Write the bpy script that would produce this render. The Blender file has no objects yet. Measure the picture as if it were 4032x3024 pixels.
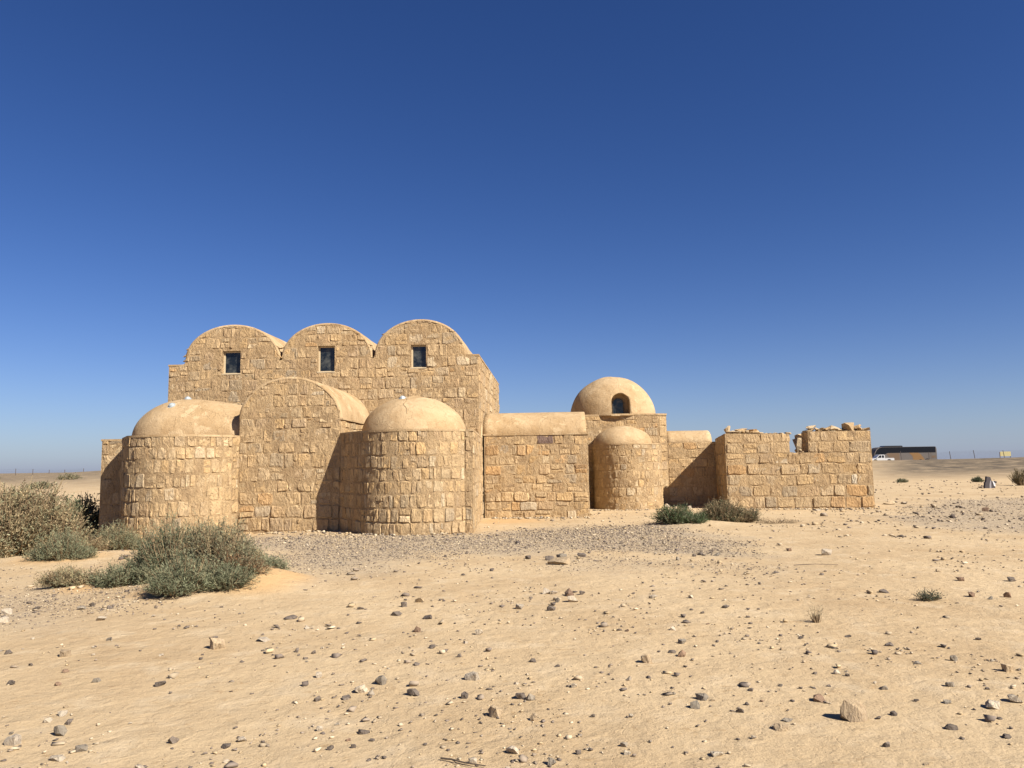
import bpy, bmesh, math, random
import numpy as np
from mathutils import Vector, Matrix, noise

sc = bpy.context.scene
rad = math.radians

# ------------------------------------------------------------------ camera
cam_d = bpy.data.cameras.new("camera")
cam = bpy.data.objects.new("camera", cam_d)
sc.collection.objects.link(cam)
sc.camera = cam
cam_d.sensor_fit = 'HORIZONTAL'
cam_d.sensor_width = 36.0
cam_d.lens = 36.0 * 3028.0 / 4032.0
cam_d.clip_start = 0.05
cam_d.clip_end = 12000
EYE = 1.6
cam.matrix_world = (Matrix.Translation((0, 0, EYE)) @ Matrix.Rotation(math.pi / 2 + rad(6.1), 4, 'X')
                    @ Matrix.Rotation(rad(-0.8), 4, 'Z'))

# ------------------------------------------------------------------ sky and sun
SUN_EL, SUN_AZ = rad(40.0), rad(51.0)          # azimuth measured to the right of straight behind the camera
S = Vector((math.sin(SUN_AZ) * math.cos(SUN_EL), -math.cos(SUN_AZ) * math.cos(SUN_EL), math.sin(SUN_EL)))
world = bpy.data.worlds.new("World")
sc.world = world
world.use_nodes = True
wn, wl = world.node_tree.nodes, world.node_tree.links
bg = wn["Background"]
sky = wn.new("ShaderNodeTexSky")
sky.sky_type = 'NISHITA'
sky.sun_disc = False
sky.sun_elevation = SUN_EL
sky.sun_rotation = math.atan2(S.x, S.y)
sky.altitude = 2600
sky.air_density = 1.0
sky.dust_density = 0.35
sky.ozone_density = 4.0
hs = wn.new("ShaderNodeHueSaturation")          # the phone's deep, slightly violet blue
hs.inputs["Hue"].default_value = 0.514
hs.inputs["Value"].default_value = 0.92
hs.inputs["Saturation"].default_value = 1.20
wl.new(sky.outputs[0], hs.inputs["Color"])
# dust haze lying along the whole horizon, the same all round
tc = wn.new("ShaderNodeTexCoord"); sx = wn.new("ShaderNodeSeparateXYZ"); wl.new(tc.outputs["Generated"], sx.inputs[0])
hz = wn.new("ShaderNodeMath"); hz.operation = 'MULTIPLY'; wl.new(sx.outputs[2], hz.inputs[0]); hz.inputs[1].default_value = -14.0
ex = wn.new("ShaderNodeMath"); ex.operation = 'EXPONENT'; wl.new(hz.outputs[0], ex.inputs[0])
hm = wn.new("ShaderNodeMath"); hm.operation = 'MULTIPLY'; hm.use_clamp = True; wl.new(ex.outputs[0], hm.inputs[0]); hm.inputs[1].default_value = 0.95
mx = wn.new("ShaderNodeMix"); mx.data_type = 'RGBA'
wl.new(hm.outputs[0], mx.inputs[0]); wl.new(hs.outputs[0], mx.inputs[6]); mx.inputs[7].default_value = (2.9, 3.25, 4.45, 1)
wl.new(mx.outputs[2], bg.inputs[0])
bg.inputs[1].default_value = 0.05
sun_d = bpy.data.lights.new("sun", 'SUN')
sun_d.energy = 5.0
sun_d.angle = rad(0.53)
sun_d.color = (1.0, 0.93, 0.82)
sun = bpy.data.objects.new("sun", sun_d)
sc.collection.objects.link(sun)
sun.location = (30, -30, 40)
sun.rotation_euler = S.to_track_quat('Z', 'Y').to_euler()

vs = sc.view_settings
vs.view_transform = 'Standard'
vs.look = 'None'
vs.exposure = 1.12
vs.gamma = 1.0
vs.use_curve_mapping = False

# ------------------------------------------------------------------ helpers
COL = sc.collection
rnd = random.Random(7)


def tag(o, label=None, cat=None, group=None, kind=None):
    if label: o["label"] = label
    if cat: o["category"] = cat
    if group: o["group"] = group
    if kind: o["kind"] = kind
    return o


def empty(name, loc=(0, 0, 0), rz=0.0):
    o = bpy.data.objects.new(name, None)
    o.empty_display_size = 0.3
    COL.objects.link(o)
    o.location = loc
    o.rotation_euler = (0, 0, rz)
    return o


def obj(name, me, mat=None, parent=None, smooth=False):
    o = bpy.data.objects.new(name, me)
    COL.objects.link(o)
    if mat is not None and not me.materials:
        me.materials.append(mat)
    if parent is not None:
        o.parent = parent
    if smooth and len(me.polygons):
        me.polygons.foreach_set("use_smooth", np.ones(len(me.polygons), bool))
    return o


def mesh(name, V, F):
    me = bpy.data.meshes.new(name)
    me.from_pydata([tuple(v) for v in V], [], F)
    me.update()
    return me


def tri_mesh(name, V, T, col=None):
    """fast mesh from numpy arrays; col = per-vertex rgb"""
    me = bpy.data.meshes.new(name)
    V = np.asarray(V, np.float32)
    T = np.asarray(T, np.int32)
    k = T.shape[1]
    me.vertices.add(len(V)); me.vertices.foreach_set("co", V.ravel())
    me.loops.add(T.size); me.loops.foreach_set("vertex_index", T.ravel())
    me.polygons.add(len(T))
    me.polygons.foreach_set("loop_start", np.arange(0, T.size, k, dtype=np.int32))
    me.update(calc_edges=True)
    me.validate()
    if col is not None:
        at = me.color_attributes.new("tint", 'FLOAT_COLOR', 'POINT')
        c = np.ones((len(V), 4), np.float32); c[:, :3] = col
        at.data.foreach_set("color", c.ravel())
    return me


class MB:
    """collects boxes, prisms and tubes into one mesh"""
    def __init__(s): s.V, s.F = [], []

    def add(s, V, F):
        b = len(s.V); s.V += [tuple(v) for v in V]; s.F += [tuple(i + b for i in f) for f in F]; return s

    def box(s, x0, x1, y0, y1, z0, z1):
        return s.add([(x0, y0, z0), (x1, y0, z0), (x1, y1, z0), (x0, y1, z0), (x0, y0, z1), (x1, y0, z1), (x1, y1, z1), (x0, y1, z1)],
                     [(0, 3, 2, 1), (4, 5, 6, 7), (0, 1, 5, 4), (1, 2, 6, 5), (2, 3, 7, 6), (3, 0, 4, 7)])

    def prism_y(s, pts, y0, y1):
        """polygon in (x, z) pushed along y"""
        n = len(pts)
        V = [(p[0], y0, p[1]) for p in pts] + [(p[0], y1, p[1]) for p in pts]
        F = [tuple(range(n)), tuple(range(2 * n - 1, n - 1, -1))]
        F += [((i + 1) % n, i, n + i, n + (i + 1) % n) for i in range(n)]
        return s.add(V, F)

    def prism_z(s, pts, z0, z1):
        n = len(pts)
        V = [(p[0], p[1], z0) for p in pts] + [(p[0], p[1], z1) for p in pts]
        F = [tuple(range(n - 1, -1, -1)), tuple(range(n, 2 * n))]
        F += [(i, (i + 1) % n, n + (i + 1) % n, n + i) for i in range(n)]
        return s.add(V, F)

    def tube(s, pts, r0, r1=None, k=5):
        r1 = r0 if r1 is None else r1
        pts = [Vector(p) for p in pts]
        b = len(s.V); n = len(pts)
        for i, p in enumerate(pts):
            d = (pts[min(i + 1, n - 1)] - pts[max(i - 1, 0)]).normalized()
            a = d.orthogonal().normalized(); c = d.cross(a)
            r = r0 + (r1 - r0) * i / max(1, n - 1)
            for j in range(k):
                t = 2 * math.pi * j / k
                s.V.append(tuple(p + a * (r * math.cos(t)) + c * (r * math.sin(t))))
        for i in range(n - 1):
            for j in range(k):
                s.F.append((b + i * k + j, b + i * k + (j + 1) % k, b + (i + 1) * k + (j + 1) % k, b + (i + 1) * k + j))
        s.F.append(tuple(b + j for j in range(k - 1, -1, -1)))
        s.F.append(tuple(b + (n - 1) * k + j for j in range(k)))
        return s

    def cyl_y(s, cx, cz, r, y0, y1, k=20):
        return s.prism_y([(cx + r * math.cos(2 * math.pi * i / k), cz + r * math.sin(2 * math.pi * i / k)) for i in range(k)], y0, y1)

    def build(s, name, mat, parent=None, smooth=False):
        return obj(name, mesh(name, s.V, s.F), mat, parent, smooth)


def ss(t):
    t = min(1.0, max(0.0, t)); return t * t * (3 - 2 * t)


def lerp_tab(tab, x):
    if x <= tab[0][0]: return tab[0][1]
    for (a, b), (c, d) in zip(tab, tab[1:]):
        if x <= c: return b + (d - b) * (x - a) / (c - a)
    return tab[-1][1]


# ------------------------------------------------------------------ materials
AK = 0.73                                       # brings every surface colour down to a desert-stone albedo


def new_mat(name):
    m = bpy.data.materials.new(name); m.use_nodes = True
    nt = m.node_tree
    return m, nt, nt.nodes, nt.links, nt.nodes["Principled BSDF"]


def nd(n, t, **kw):
    x = n.new(t)
    for k, v in kw.items():
        if k in x.inputs: x.inputs[k].default_value = v
        else: setattr(x, k, v)
    return x


def mixc(n, l, a, b, f, mode='MIX'):
    m = n.new("ShaderNodeMix"); m.data_type = 'RGBA'; m.blend_type = mode
    for sock, v in ((m.inputs[6], a), (m.inputs[7], b), (m.inputs[0], f)):
        if hasattr(v, "links"): l.new(v, sock)
        elif isinstance(v, (int, float)): sock.default_value = v
        else: sock.default_value = (*v, 1)
    return m.outputs[2]


def ramp(n, l, src, stops):
    r = n.new("ShaderNodeValToRGB")
    cr = r.color_ramp
    while len(cr.elements) < len(stops): cr.elements.new(0.5)
    for e, (p, c) in zip(cr.elements, stops):
        e.position = p; e.color = (c, c, c, 1) if isinstance(c, (int, float)) else (*c, 1)
    l.new(src, r.inputs[0]); return r.outputs[0]


def noi(n, l, vec, scale, detail=4, rough=0.55, dist=0.0):
    t = n.new("ShaderNodeTexNoise"); t.inputs["Scale"].default_value = scale
    t.inputs["Detail"].default_value = detail; t.inputs["Roughness"].default_value = rough
    t.inputs["Distortion"].default_value = dist
    if vec is not None: l.new(vec, t.inputs["Vector"])
    return t.outputs[0]


def bump(n, l, h, dist, strength=1.0, prev=None):
    b = n.new("ShaderNodeBump"); b.inputs["Distance"].default_value = dist; b.inputs["Strength"].default_value = strength
    l.new(h, b.inputs["Height"])
    if prev is not None: l.new(prev, b.inputs["Normal"])
    return b.outputs[0]


def world_pos(n):
    return n.new("ShaderNodeNewGeometry").outputs["Position"]


def mat_simple(name, col, rough=0.6, metal=0.0, spec=0.5):
    m, nt, n, l, p = new_mat(name)
    p.inputs["Base Color"].default_value = (col[0] * AK, col[1] * AK, col[2] * AK, 1); p.inputs["Roughness"].default_value = rough
    p.inputs["Metallic"].default_value = metal
    p.inputs["Specular IOR Level"].default_value = spec
    return m


def mat_stone(name, bscale=1.0, own=None):
    """rough-hewn sandstone; its own colour comes with each stone (object colour)"""
    m, nt, n, l, p = new_mat(name)
    pos = world_pos(n)
    if own is None:
        base = n.new("ShaderNodeObjectInfo").outputs["Color"]
    else:
        rgb = n.new("ShaderNodeRGB"); rgb.outputs[0].default_value = (*own, 1); base = rgb.outputs[0]
    big = noi(n, l, pos, 2.3 * bscale, 5, 0.6)
    fine = noi(n, l, pos, 16 * bscale, 6, 0.65)
    c1 = mixc(n, l, base, (0.80, 0.80, 0.84), ramp(n, l, big, [(0.40, 0.0), (0.62, 0.8)]), 'MULTIPLY')
    c2 = mixc(n, l, c1, (0.72, 0.66, 0.60), ramp(n, l, fine, [(0.50, 0.0), (0.72, 0.75)]), 'MULTIPLY')
    c3 = mixc(n, l, c2, (1.22, 1.20, 1.12), ramp(n, l, fine, [(0.30, 0.9), (0.46, 0.0)]), 'MULTIPLY')
    c3 = mixc(n, l, c3, (AK, AK, AK), 1.0, 'MULTIPLY')
    l.new(c3, p.inputs["Base Color"])
    p.inputs["Roughness"].default_value = 0.92
    p.inputs["Specular IOR Level"].default_value = 0.15
    mp = n.new("ShaderNodeMapping"); mp.inputs["Scale"].default_value = (1, 1, 0.45); l.new(pos, mp.inputs["Vector"])
    chis = noi(n, l, mp.outputs[0], 13 * bscale, 3, 0.6, 0.6)
    b1 = bump(n, l, chis, 0.07 / bscale, 0.9)
    b2 = bump(n, l, noi(n, l, pos, 34 * bscale, 5, 0.75), 0.018 / bscale, 0.8, b1)
    l.new(b2, p.inputs["Normal"])
    return m


def mat_mortar(name, col):
    m, nt, n, l, p = new_mat(name)
    pos = world_pos(n)
    a = noi(n, l, pos, 1.6, 5, 0.6); f = noi(n, l, pos, 22, 6, 0.7)
    c = mixc(n, l, col, (col[0] * 0.76, col[1] * 0.74, col[2] * 0.74), ramp(n, l, a, [(0.4, 0), (0.62, 1)]))
    c = mixc(n, l, c, (0.74, 0.70, 0.66), ramp(n, l, f, [(0.48, 0), (0.7, 0.8)]), 'MULTIPLY')
    c = mixc(n, l, c, (AK, AK, AK), 1.0, 'MULTIPLY')
    l.new(c, p.inputs["Base Color"])
    p.inputs["Roughness"].default_value = 0.95; p.inputs["Specular IOR Level"].default_value = 0.1
    mp = n.new("ShaderNodeMapping"); mp.inputs["Scale"].default_value = (1, 1, 0.5); l.new(pos, mp.inputs["Vector"])
    b = bump(n, l, noi(n, l, mp.outputs[0], 11, 5, 0.75, 0.8), 0.095, 0.9)
    l.new(bump(n, l, f, 0.014, 0.7, b), p.inputs["Normal"])
    return m


def mat_plaster(name, col):
    m, nt, n, l, p = new_mat(name)
    pos = world_pos(n)
    a = noi(n, l, pos, 0.9, 7, 0.65, 0.3); f = noi(n, l, pos, 26, 6, 0.75); s = noi(n, l, pos, 2.6, 7, 0.62, 0.5)
    c = mixc(n, l, col, (col[0] * 0.82, col[1] * 0.77, col[2] * 0.70), ramp(n, l, a, [(0.42, 0), (0.62, 1)]))
    c = mixc(n, l, c, (col[0] * 1.14, col[1] * 1.18, col[2] * 1.22), ramp(n, l, s, [(0.57, 0), (0.61, 0.7)]))
    mp = n.new("ShaderNodeMapping"); mp.inputs["Scale"].default_value = (1, 1, 0.18); l.new(pos, mp.inputs["Vector"])
    st = noi(n, l, mp.outputs[0], 6.5, 5, 0.65)
    c = mixc(n, l, c, (0.84, 0.81, 0.77), ramp(n, l, st, [(0.55, 0), (0.74, 0.8)]), 'MULTIPLY')
    c = mixc(n, l, c, (0.82, 0.79, 0.75), ramp(n, l, f, [(0.49, 0), (0.72, 0.8)]), 'MULTIPLY')
    wob = n.new("ShaderNodeVectorMath"); wob.operation = 'MULTIPLY_ADD'
    wt = n.new("ShaderNodeTexNoise"); wt.inputs["Scale"].default_value = 4; wt.inputs["Detail"].default_value = 5; l.new(pos, wt.inputs["Vector"])
    l.new(wt.outputs["Color"], wob.inputs[0]); wob.inputs[1].default_value = (.5, .5, .5); l.new(pos, wob.inputs[2])
    vo = n.new("ShaderNodeTexVoronoi"); vo.feature = 'DISTANCE_TO_EDGE'; vo.inputs["Scale"].default_value = 1.1; l.new(wob.outputs[0], vo.inputs["Vector"])
    crack = ramp(n, l, vo.outputs["Distance"], [(0.0, 0.0), (0.012, 1.0)])
    c = mixc(n, l, (col[0] * .55, col[1] * .5, col[2] * .45), c, ramp(n, l, vo.outputs["Distance"], [(0.0, 0.7), (0.008, 1.0)]))
    c = mixc(n, l, c, (AK, AK, AK), 1.0, 'MULTIPLY')
    l.new(c, p.inputs["Base Color"])
    p.inputs["Roughness"].default_value = 0.95; p.inputs["Specular IOR Level"].default_value = 0.1
    b = bump(n, l, noi(n, l, pos, 4, 6, 0.65), 0.05, 0.7)
    b = bump(n, l, crack, 0.02, 0.5, b)
    l.new(bump(n, l, f, 0.015, 0.8, b), p.inputs["Normal"])
    return m


def mat_tint(name, rough=0.85, bs=None):
    """colour painted per plant/pebble in the 'tint' attribute"""
    m, nt, n, l, p = new_mat(name)
    a = n.new("ShaderNodeAttribute"); a.attribute_name = "tint"
    c = a.outputs["Color"]
    if bs:
        pos = world_pos(n); f = noi(n, l, pos, bs, 4, 0.65)
        c = mixc(n, l, c, (0.62, 0.60, 0.58), ramp(n, l, f, [(0.42, 0), (0.65, 1)]), 'MULTIPLY')
        l.new(bump(n, l, f, 0.02, 0.7), p.inputs["Normal"])
    c = mixc(n, l, c, (AK, AK, AK), 1.0, 'MULTIPLY')
    l.new(c, p.inputs["Base Color"])
    p.inputs["Roughness"].default_value = rough; p.inputs["Specular IOR Level"].default_value = 0.2
    return m


def mat_leaf(name):
    m, nt, n, l, p = new_mat(name)
    a = n.new("ShaderNodeAttribute"); a.attribute_name = "tint"
    c = mixc(n, l, a.outputs["Color"], (AK, AK, AK), 1.0, 'MULTIPLY')
    l.new(c, p.inputs["Base Color"])
    p.inputs["Roughness"].default_value = 0.75; p.inputs["Specular IOR Level"].default_value = 0.2
    tr = n.new("ShaderNodeBsdfTranslucent"); l.new(c, tr.inputs[0])
    mx = n.new("ShaderNodeMixShader"); mx.inputs[0].default_value = 0.25
    l.new(p.outputs[0], mx.inputs[1]); l.new(tr.outputs[0], mx.inputs[2])
    l.new(mx.outputs[0], n["Material Output"].inputs[0])
    return m


def mat_ground():
    m, nt, n, l, p = new_mat("desert_ground")
    pos = world_pos(n)
    def att(k):
        a = n.new("ShaderNodeAttribute"); a.attribute_name = k; return a.outputs["Fac"]
    sand = (0.572, 0.432, 0.264)
    big = noi(n, l, pos, 0.35, 6, 0.6); mid = noi(n, l, pos, 2.2, 6, 0.65); fine = noi(n, l, pos, 14, 8, 0.72)
    grit = noi(n, l, pos, 60, 5, 0.7)
    c = mixc(n, l, sand, (0.48, 0.346, 0.200), ramp(n, l, big, [(0.42, 0), (0.66, 1)]))
    c = mixc(n, l, c, (0.605, 0.475, 0.312), ramp(n, l, mid, [(0.52, 0), (0.68, 0.8)]))
    mpg = n.new("ShaderNodeMapping"); mpg.inputs["Scale"].default_value = (1, 1.6, 1); mpg.inputs["Rotation"].default_value = (0, 0, 0.25); l.new(pos, mpg.inputs["Vector"])
    flake = noi(n, l, mpg.outputs[0], 6.0, 7, 0.72, 0.8)
    c = mixc(n, l, c, (0.78, 0.72, 0.64), ramp(n, l, flake, [(0.58, 0), (0.66, 0.8)]), 'MULTIPLY')
    c = mixc(n, l, c, (1.10, 1.10, 1.10), ramp(n, l, flake, [(0.34, 0.9), (0.42, 0)]), 'MULTIPLY')
    c = mixc(n, l, c, (0.80, 0.76, 0.70), ramp(n, l, fine, [(0.56, 0), (0.70, 0.75)]), 'MULTIPLY')
    # loose gravel lying in the ground between the counted stones
    vo = n.new("ShaderNodeTexVoronoi"); vo.inputs["Scale"].default_value = 26; l.new(pos, vo.inputs["Vector"])
    gcol = ramp(n, l, vo.outputs["Color"], [(0.0, (0.20, 0.16, 0.125)), (0.35, (0.33, 0.27, 0.20)), (0.7, (0.45, 0.36, 0.25)), (1.0, (0.60, 0.50, 0.37))])
    gmix = n.new("ShaderNodeMath"); gmix.operation = 'MULTIPLY'
    l.new(att("gravel"), gmix.inputs[0]); l.new(ramp(n, l, mid, [(0.3, 0.55), (0.6, 1.0)]), gmix.inputs[1])
    c = mixc(n, l, c, gcol, gmix.outputs[0])
    c = mixc(n, l, c, (0.55, 0.365, 0.185), att("orange"))
    fcol = ramp(n, l, noi(n, l, pos, 0.45, 7, 0.7), [(0.36, (0.10, 0.080, 0.058)), (0.5, (0.165, 0.130, 0.092)), (0.66, (0.36, 0.275, 0.175))])
    c = mixc(n, l, c, fcol, att("scree"))
    c = mixc(n, l, c, (AK, AK, AK), 1.0, 'MULTIPLY')
    l.new(c, p.inputs["Base Color"])
    p.inputs["Roughness"].default_value = 0.96; p.inputs["Specular IOR Level"].default_value = 0.1
    # crust: flaked, thinly cracked mud
    wv = n.new("ShaderNodeMapping"); l.new(pos, wv.inputs["Vector"])
    wob = n.new("ShaderNodeTexNoise"); wob.inputs["Scale"].default_value = 3.0; wob.inputs["Detail"].default_value = 4
    l.new(pos, wob.inputs["Vector"])
    add = n.new("ShaderNodeVectorMath"); add.operation = 'MULTIPLY_ADD'
    l.new(wob.outputs["Color"], add.inputs[0]); add.inputs[1].default_value = (0.5, 0.5, 0.0); l.new(pos, add.inputs[2])
    cr = n.new("ShaderNodeTexVoronoi"); cr.feature = 'DISTANCE_TO_EDGE'; cr.inputs["Scale"].default_value = 2.4
    l.new(add.outputs[0], cr.inputs["Vector"])
    crack = ramp(n, l, cr.outputs["Distance"], [(0.0, 0.0), (0.025, 1.0)])
    b = bump(n, l, noi(n, l, pos, 3.0, 4, 0.5), 0.06, 0.6)
    b = bump(n, l, noi(n, l, pos, 7.5, 3, 0.5, 0.6), 0.028, 0.6, b)
    b = bump(n, l, fine, 0.018, 0.8, b)
    b = bump(n, l, crack, 0.010, 0.22, b)
    b = bump(n, l, grit, 0.010, 0.8, b)
    l.new(b, p.inputs["Normal"])
    return m


M = dict(
    stone=mat_stone("hewn_sandstone"),
    rock=mat_stone("field_stone", 2.2),
    mortar=mat_mortar("lime_mortar", (0.565, 0.402, 0.226)),
    plaster=mat_plaster("lime_plaster", (0.53, 0.385, 0.225)),
    pebble=mat_tint("pebble", 0.9),
    leaf=mat_leaf("leaf"),
    twig=mat_tint("twig", 0.9),
    frame=mat_simple("cream_frame", (0.62, 0.50, 0.32), 0.7),
    vent=mat_simple("vent_glass", (0.40, 0.45, 0.47), 0.25, 0.0, 0.6),
    post=mat_simple("fence_post", (0.10, 0.075, 0.065), 0.8),
    wire=mat_simple("fence_wire", (0.20, 0.18, 0.18), 0.6, 0.5),
    rubber=mat_simple("rubber", (0.015, 0.015, 0.015), 0.85),
)


def mat_glass():
    m, nt, n, l, p = new_mat("dusty_window_glass")
    pos = world_pos(n)
    d = noi(n, l, pos, 5, 6, 0.65)
    l.new(mixc(n, l, (0.008, 0.010, 0.012), (0.075, 0.08, 0.075), ramp(n, l, d, [(0.45, 0), (0.75, 1)])), p.inputs["Base Color"])
    l.new(ramp(n, l, d, [(0.4, 0.06), (0.7, 0.35)]), p.inputs["Roughness"])
    return m


M["glass"] = mat_glass()
# ------------------------------------------------------------------ ground
CREST = [(-0.75, 0.6), (-0.67, 0.80), (-0.60, 1.30), (-0.53, 1.95), (-0.3, 2.2), (0.0, 2.0), (0.3, 1.8), (0.47, 1.66), (0.55, 1.72), (0.67, 1.93), (0.8, 2.0)]


def gz(x, y):
    z = 0.035 * noise.noise((x * 0.22, y * 0.22, 3.1)) + 0.012 * noise.noise((x * 0.9, y * 0.9, 9.7))
    near = ss((y - 3) / 4)
    z += -0.17 * ss((-x - 5.2) / 3.5) * ss((y - 9) / 6) * (1 - ss((y - 24) / 20))
    # sand piled up round the front shrubs
    for mx, my, r, h in ((-4.15, 10.75, 1.25, 0.17), (-3.45, 11.0, 0.8, 0.12), (-5.9, 10.9, 0.7, 0.07), (-8.9, 16.0, 1.6, 0.12), (4.9, 20.6, 1.3, 0.10)):
        d2 = ((x - mx) ** 2 + (y - my) ** 2) / (r * r)
        if d2 < 6: z += h * math.exp(-d2 * 1.6)
    if y > 40:
        t = x / y
        k = ss((t - 0.1) / 0.3)                       # 0 = left hill, 1 = road bank on the right
        y0, yc = 48 + 18 * k, 190 - 64 * k
        h = lerp_tab(CREST, t)
        if y < yc:
            q = (y - y0) / (yc - y0)
            w = ss(q) if k < 0.5 else ss(min(1, q * 1.1))
            z += h * w + (0.10 * noise.noise((x * 0.06, y * 0.06, 1.0)) + 0.05 * noise.noise((x * 0.3, y * 0.3, 5.0))) * ss(q * 6) * (1 - ss((q - 0.9) / 0.1))
        else:
            z += h + (0.55 - h) * ss((y - yc - 1.5) / 26)
    return z


def poly_sd(px, py, poly):
    """signed distance to a polygon (positive inside), numpy"""
    d = np.full(px.shape, 1e9); ins = np.zeros(px.shape, bool)
    n = len(poly)
    for i in range(n):
        ax, ay = poly[i]; bx, by = poly[(i + 1) % n]
        ex, ey = bx - ax, by - ay
        t = np.clip(((px - ax) * ex + (py - ay) * ey) / (ex * ex + ey * ey), 0, 1)
        d = np.minimum(d, np.hypot(px - ax - t * ex, py - ay - t * ey))
        c = ((ay > py) != (by > py)) & (px < ex * (py - ay) / (ey if abs(ey) > 1e-9 else 1e-9) + ax)
        ins ^= c
    return np.where(ins, d, -d)


GRAVEL = [
    [(-6.3, 18.6), (-4.2, 18.8), (-0.7, 18.5), (1.8, 20.3), (4.0, 20.4), (4.2, 17.4), (4.3, 15.2), (3.7, 13.9), (2.0, 14.6), (0.4, 15.0), (-1.3, 14.3), (-2.3, 13.3), (-2.9, 11.7), (-3.4, 11.3), (-4.3, 14.1)],
    [(-7.6, 10.9), (-5.9, 10.6), (-4.5, 9.7), (-4.4, 9.0), (-5.0, 8.8), (-6.4, 8.7)],
    [(13.3, 26.5), (17.1, 31.2), (24, 33), (24, 17), (11.4, 16.9), (10.4, 18.0), (10.1, 21.0)],
    [(0.8, 13.5), (2.1, 13.6), (3.6, 12.2), (3.2, 11.4), (1.9, 12.1), (0.7, 12.5)],
]
GRAVEL_W = [0.85, 0.5, 0.8, 0.35]


def gravel_mask(px, py):
    g = np.zeros(px.shape)
    for poly, w in zip(GRAVEL, GRAVEL_W):
        wob = 0.45 * np.sin(px * 1.9 + 1.3 * np.sin(py * 1.4)) + 0.3 * np.sin(py * 3.1 + px * 2.3)
        sd = poly_sd(px, py, poly) + wob
        g = np.maximum(g, w * np.clip(0.5 + sd / 1.6, 0, 1))
    return g


ang = list(np.radians(np.arange(-42, 42.01, 0.2))) + list(np.radians(np.arange(46, 318, 4.0)))
rr = [1.0]
while rr[-1] < 40: rr.append(rr[-1] * 1.012)
while rr[-1] < 300: rr.append(rr[-1] * 1.03)
while rr[-1] < 7000: rr.append(rr[-1] * 1.35)
na, nr = len(ang), len(rr)
GX = np.outer(rr, np.sin(ang)).ravel(); GY = np.outer(rr, np.cos(ang)).ravel()
GZ = np.array([gz(x, y) for x, y in zip(GX, GY)])
GV = np.vstack([np.column_stack([GX, GY, GZ]), [[0, 0, gz(0, 0)]]])
gi = np.arange(nr * na).reshape(nr, na)
q = np.stack([gi[:-1], np.roll(gi, -1, 1)[:-1], np.roll(gi, -1, 1)[1:], gi[1:]], -1).reshape(-1, 4)
me = tri_mesh("ground", GV, q)
bm_ = bmesh.new(); bm_.from_mesh(me); bm_.verts.ensure_lookup_table()
for j in range(na):
    bm_.faces.new((bm_.verts[nr * na], bm_.verts[(j + 1) % na], bm_.verts[j]))
bmesh.ops.recalc_face_normals(bm_, faces=bm_.faces)
bm_.to_mesh(me); bm_.free()
gx, gy = GV[:, 0], GV[:, 1]
gm = gravel_mask(gx, gy) * (gy > 0)
om = np.zeros(len(gx))
for mx, my, r in ((-3.5, 10.4, 0.6), (-3.3, 10.9, 0.55), (-4.4, 10.1, 0.5), (-5.8, 10.75, 0.5), (-9.0, 15.6, 0.9), (-8.2, 17.6, 0.7), (-0.2, 22.9, 1.2)):
    om = np.maximum(om, np.clip(1.25 - ((gx - mx) ** 2 + (gy - my) ** 2) / (r * r), 0, 1))
tt = gx / np.maximum(gy, 1)
fm = np.clip((gy - 62) / 25, 0, 1) * np.clip((tt - 0.42) / 0.1, 0, 1) * 1.0
fm = np.maximum(fm, np.clip((gy - 60) / 60, 0, 1) * np.clip((0.1 - tt) / 0.2, 0, 1) * 0.8)
for nm, arr in (("gravel", gm), ("orange", om), ("scree", fm)):
    at = me.attributes.new(nm, 'FLOAT', 'POINT'); at.data.foreach_set("value", arr.astype(np.float32))
ground = obj("ground", me, mat_ground(), smooth=True)
tag(ground, kind="structure")

# ------------------------------------------------------------------ masonry
TAN, OCH, BRN, GRY, PAL, ORG = (.565, .406, .228), (.575, .400, .212), (.515, .362, .204), (.505, .382, .235), (.63, .485, .30), (.57, .365, .178)
PALETTE = dict(
    hall=[(TAN, 7), (OCH, 4), (BRN, 4), (GRY, 1.6), (PAL, .4), (ORG, .4)],
    apse=[(TAN, 8), (OCH, 4), (PAL, 1), (GRY, 1), (BRN, 1.5)],
    wing=[(TAN, 4), (OCH, 6), (BRN, 2), (GRY, 1.0), (ORG, 2.2), (PAL, .4)],
    ruin=[(TAN, 6), (OCH, 5), (GRY, 1.2), (PAL, .6), (ORG, .6), (BRN, 1)],
)


def pick(pal):
    t = rnd.random() * sum(w for _, w in pal)
    for c, w in pal:
        t -= w
        if t <= 0: break
    k = rnd.uniform(0.89, 1.08); h = rnd.uniform(-0.03, 0.03)
    return (c[0] * k * (1 + h), c[1] * k, c[2] * k * (1 - 2 * h), 1)


class Path:
    """plan line of a wall face; travelling along it the outside lies on the right"""
    def __init__(s, pts):
        s.p = [Vector((a, b)) for a, b in pts]
        s.c = [0.0]
        for a, b in zip(s.p, s.p[1:]): s.c.append(s.c[-1] + (b - a).length)
        s.L = s.c[-1]
        seg = [(b - a).normalized() for a, b in zip(s.p, s.p[1:])]
        s.t = [seg[0]] + [(a + b).normalized() for a, b in zip(seg, seg[1:])] + [seg[-1]]

    def at(s, x, z, d=0.0):
        i = 0
        while i < len(s.c) - 2 and x > s.c[i + 1]: i += 1
        f = (x - s.c[i]) / (s.c[i + 1] - s.c[i])
        p = s.p[i].lerp(s.p[i + 1], f)
        t = s.t[i].lerp(s.t[i + 1], min(1, max(0, f))).normalized()
        return Vector((p.x + t.y * d, p.y - t.x * d, z))


def arc(cx, cy, r, a0, a1, n=40):
    return [(cx + r * math.cos(rad(a0 + (a1 - a0) * i / n)), cy + r * math.sin(rad(a0 + (a1 - a0) * i / n))) for i in range(n + 1)]


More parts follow.
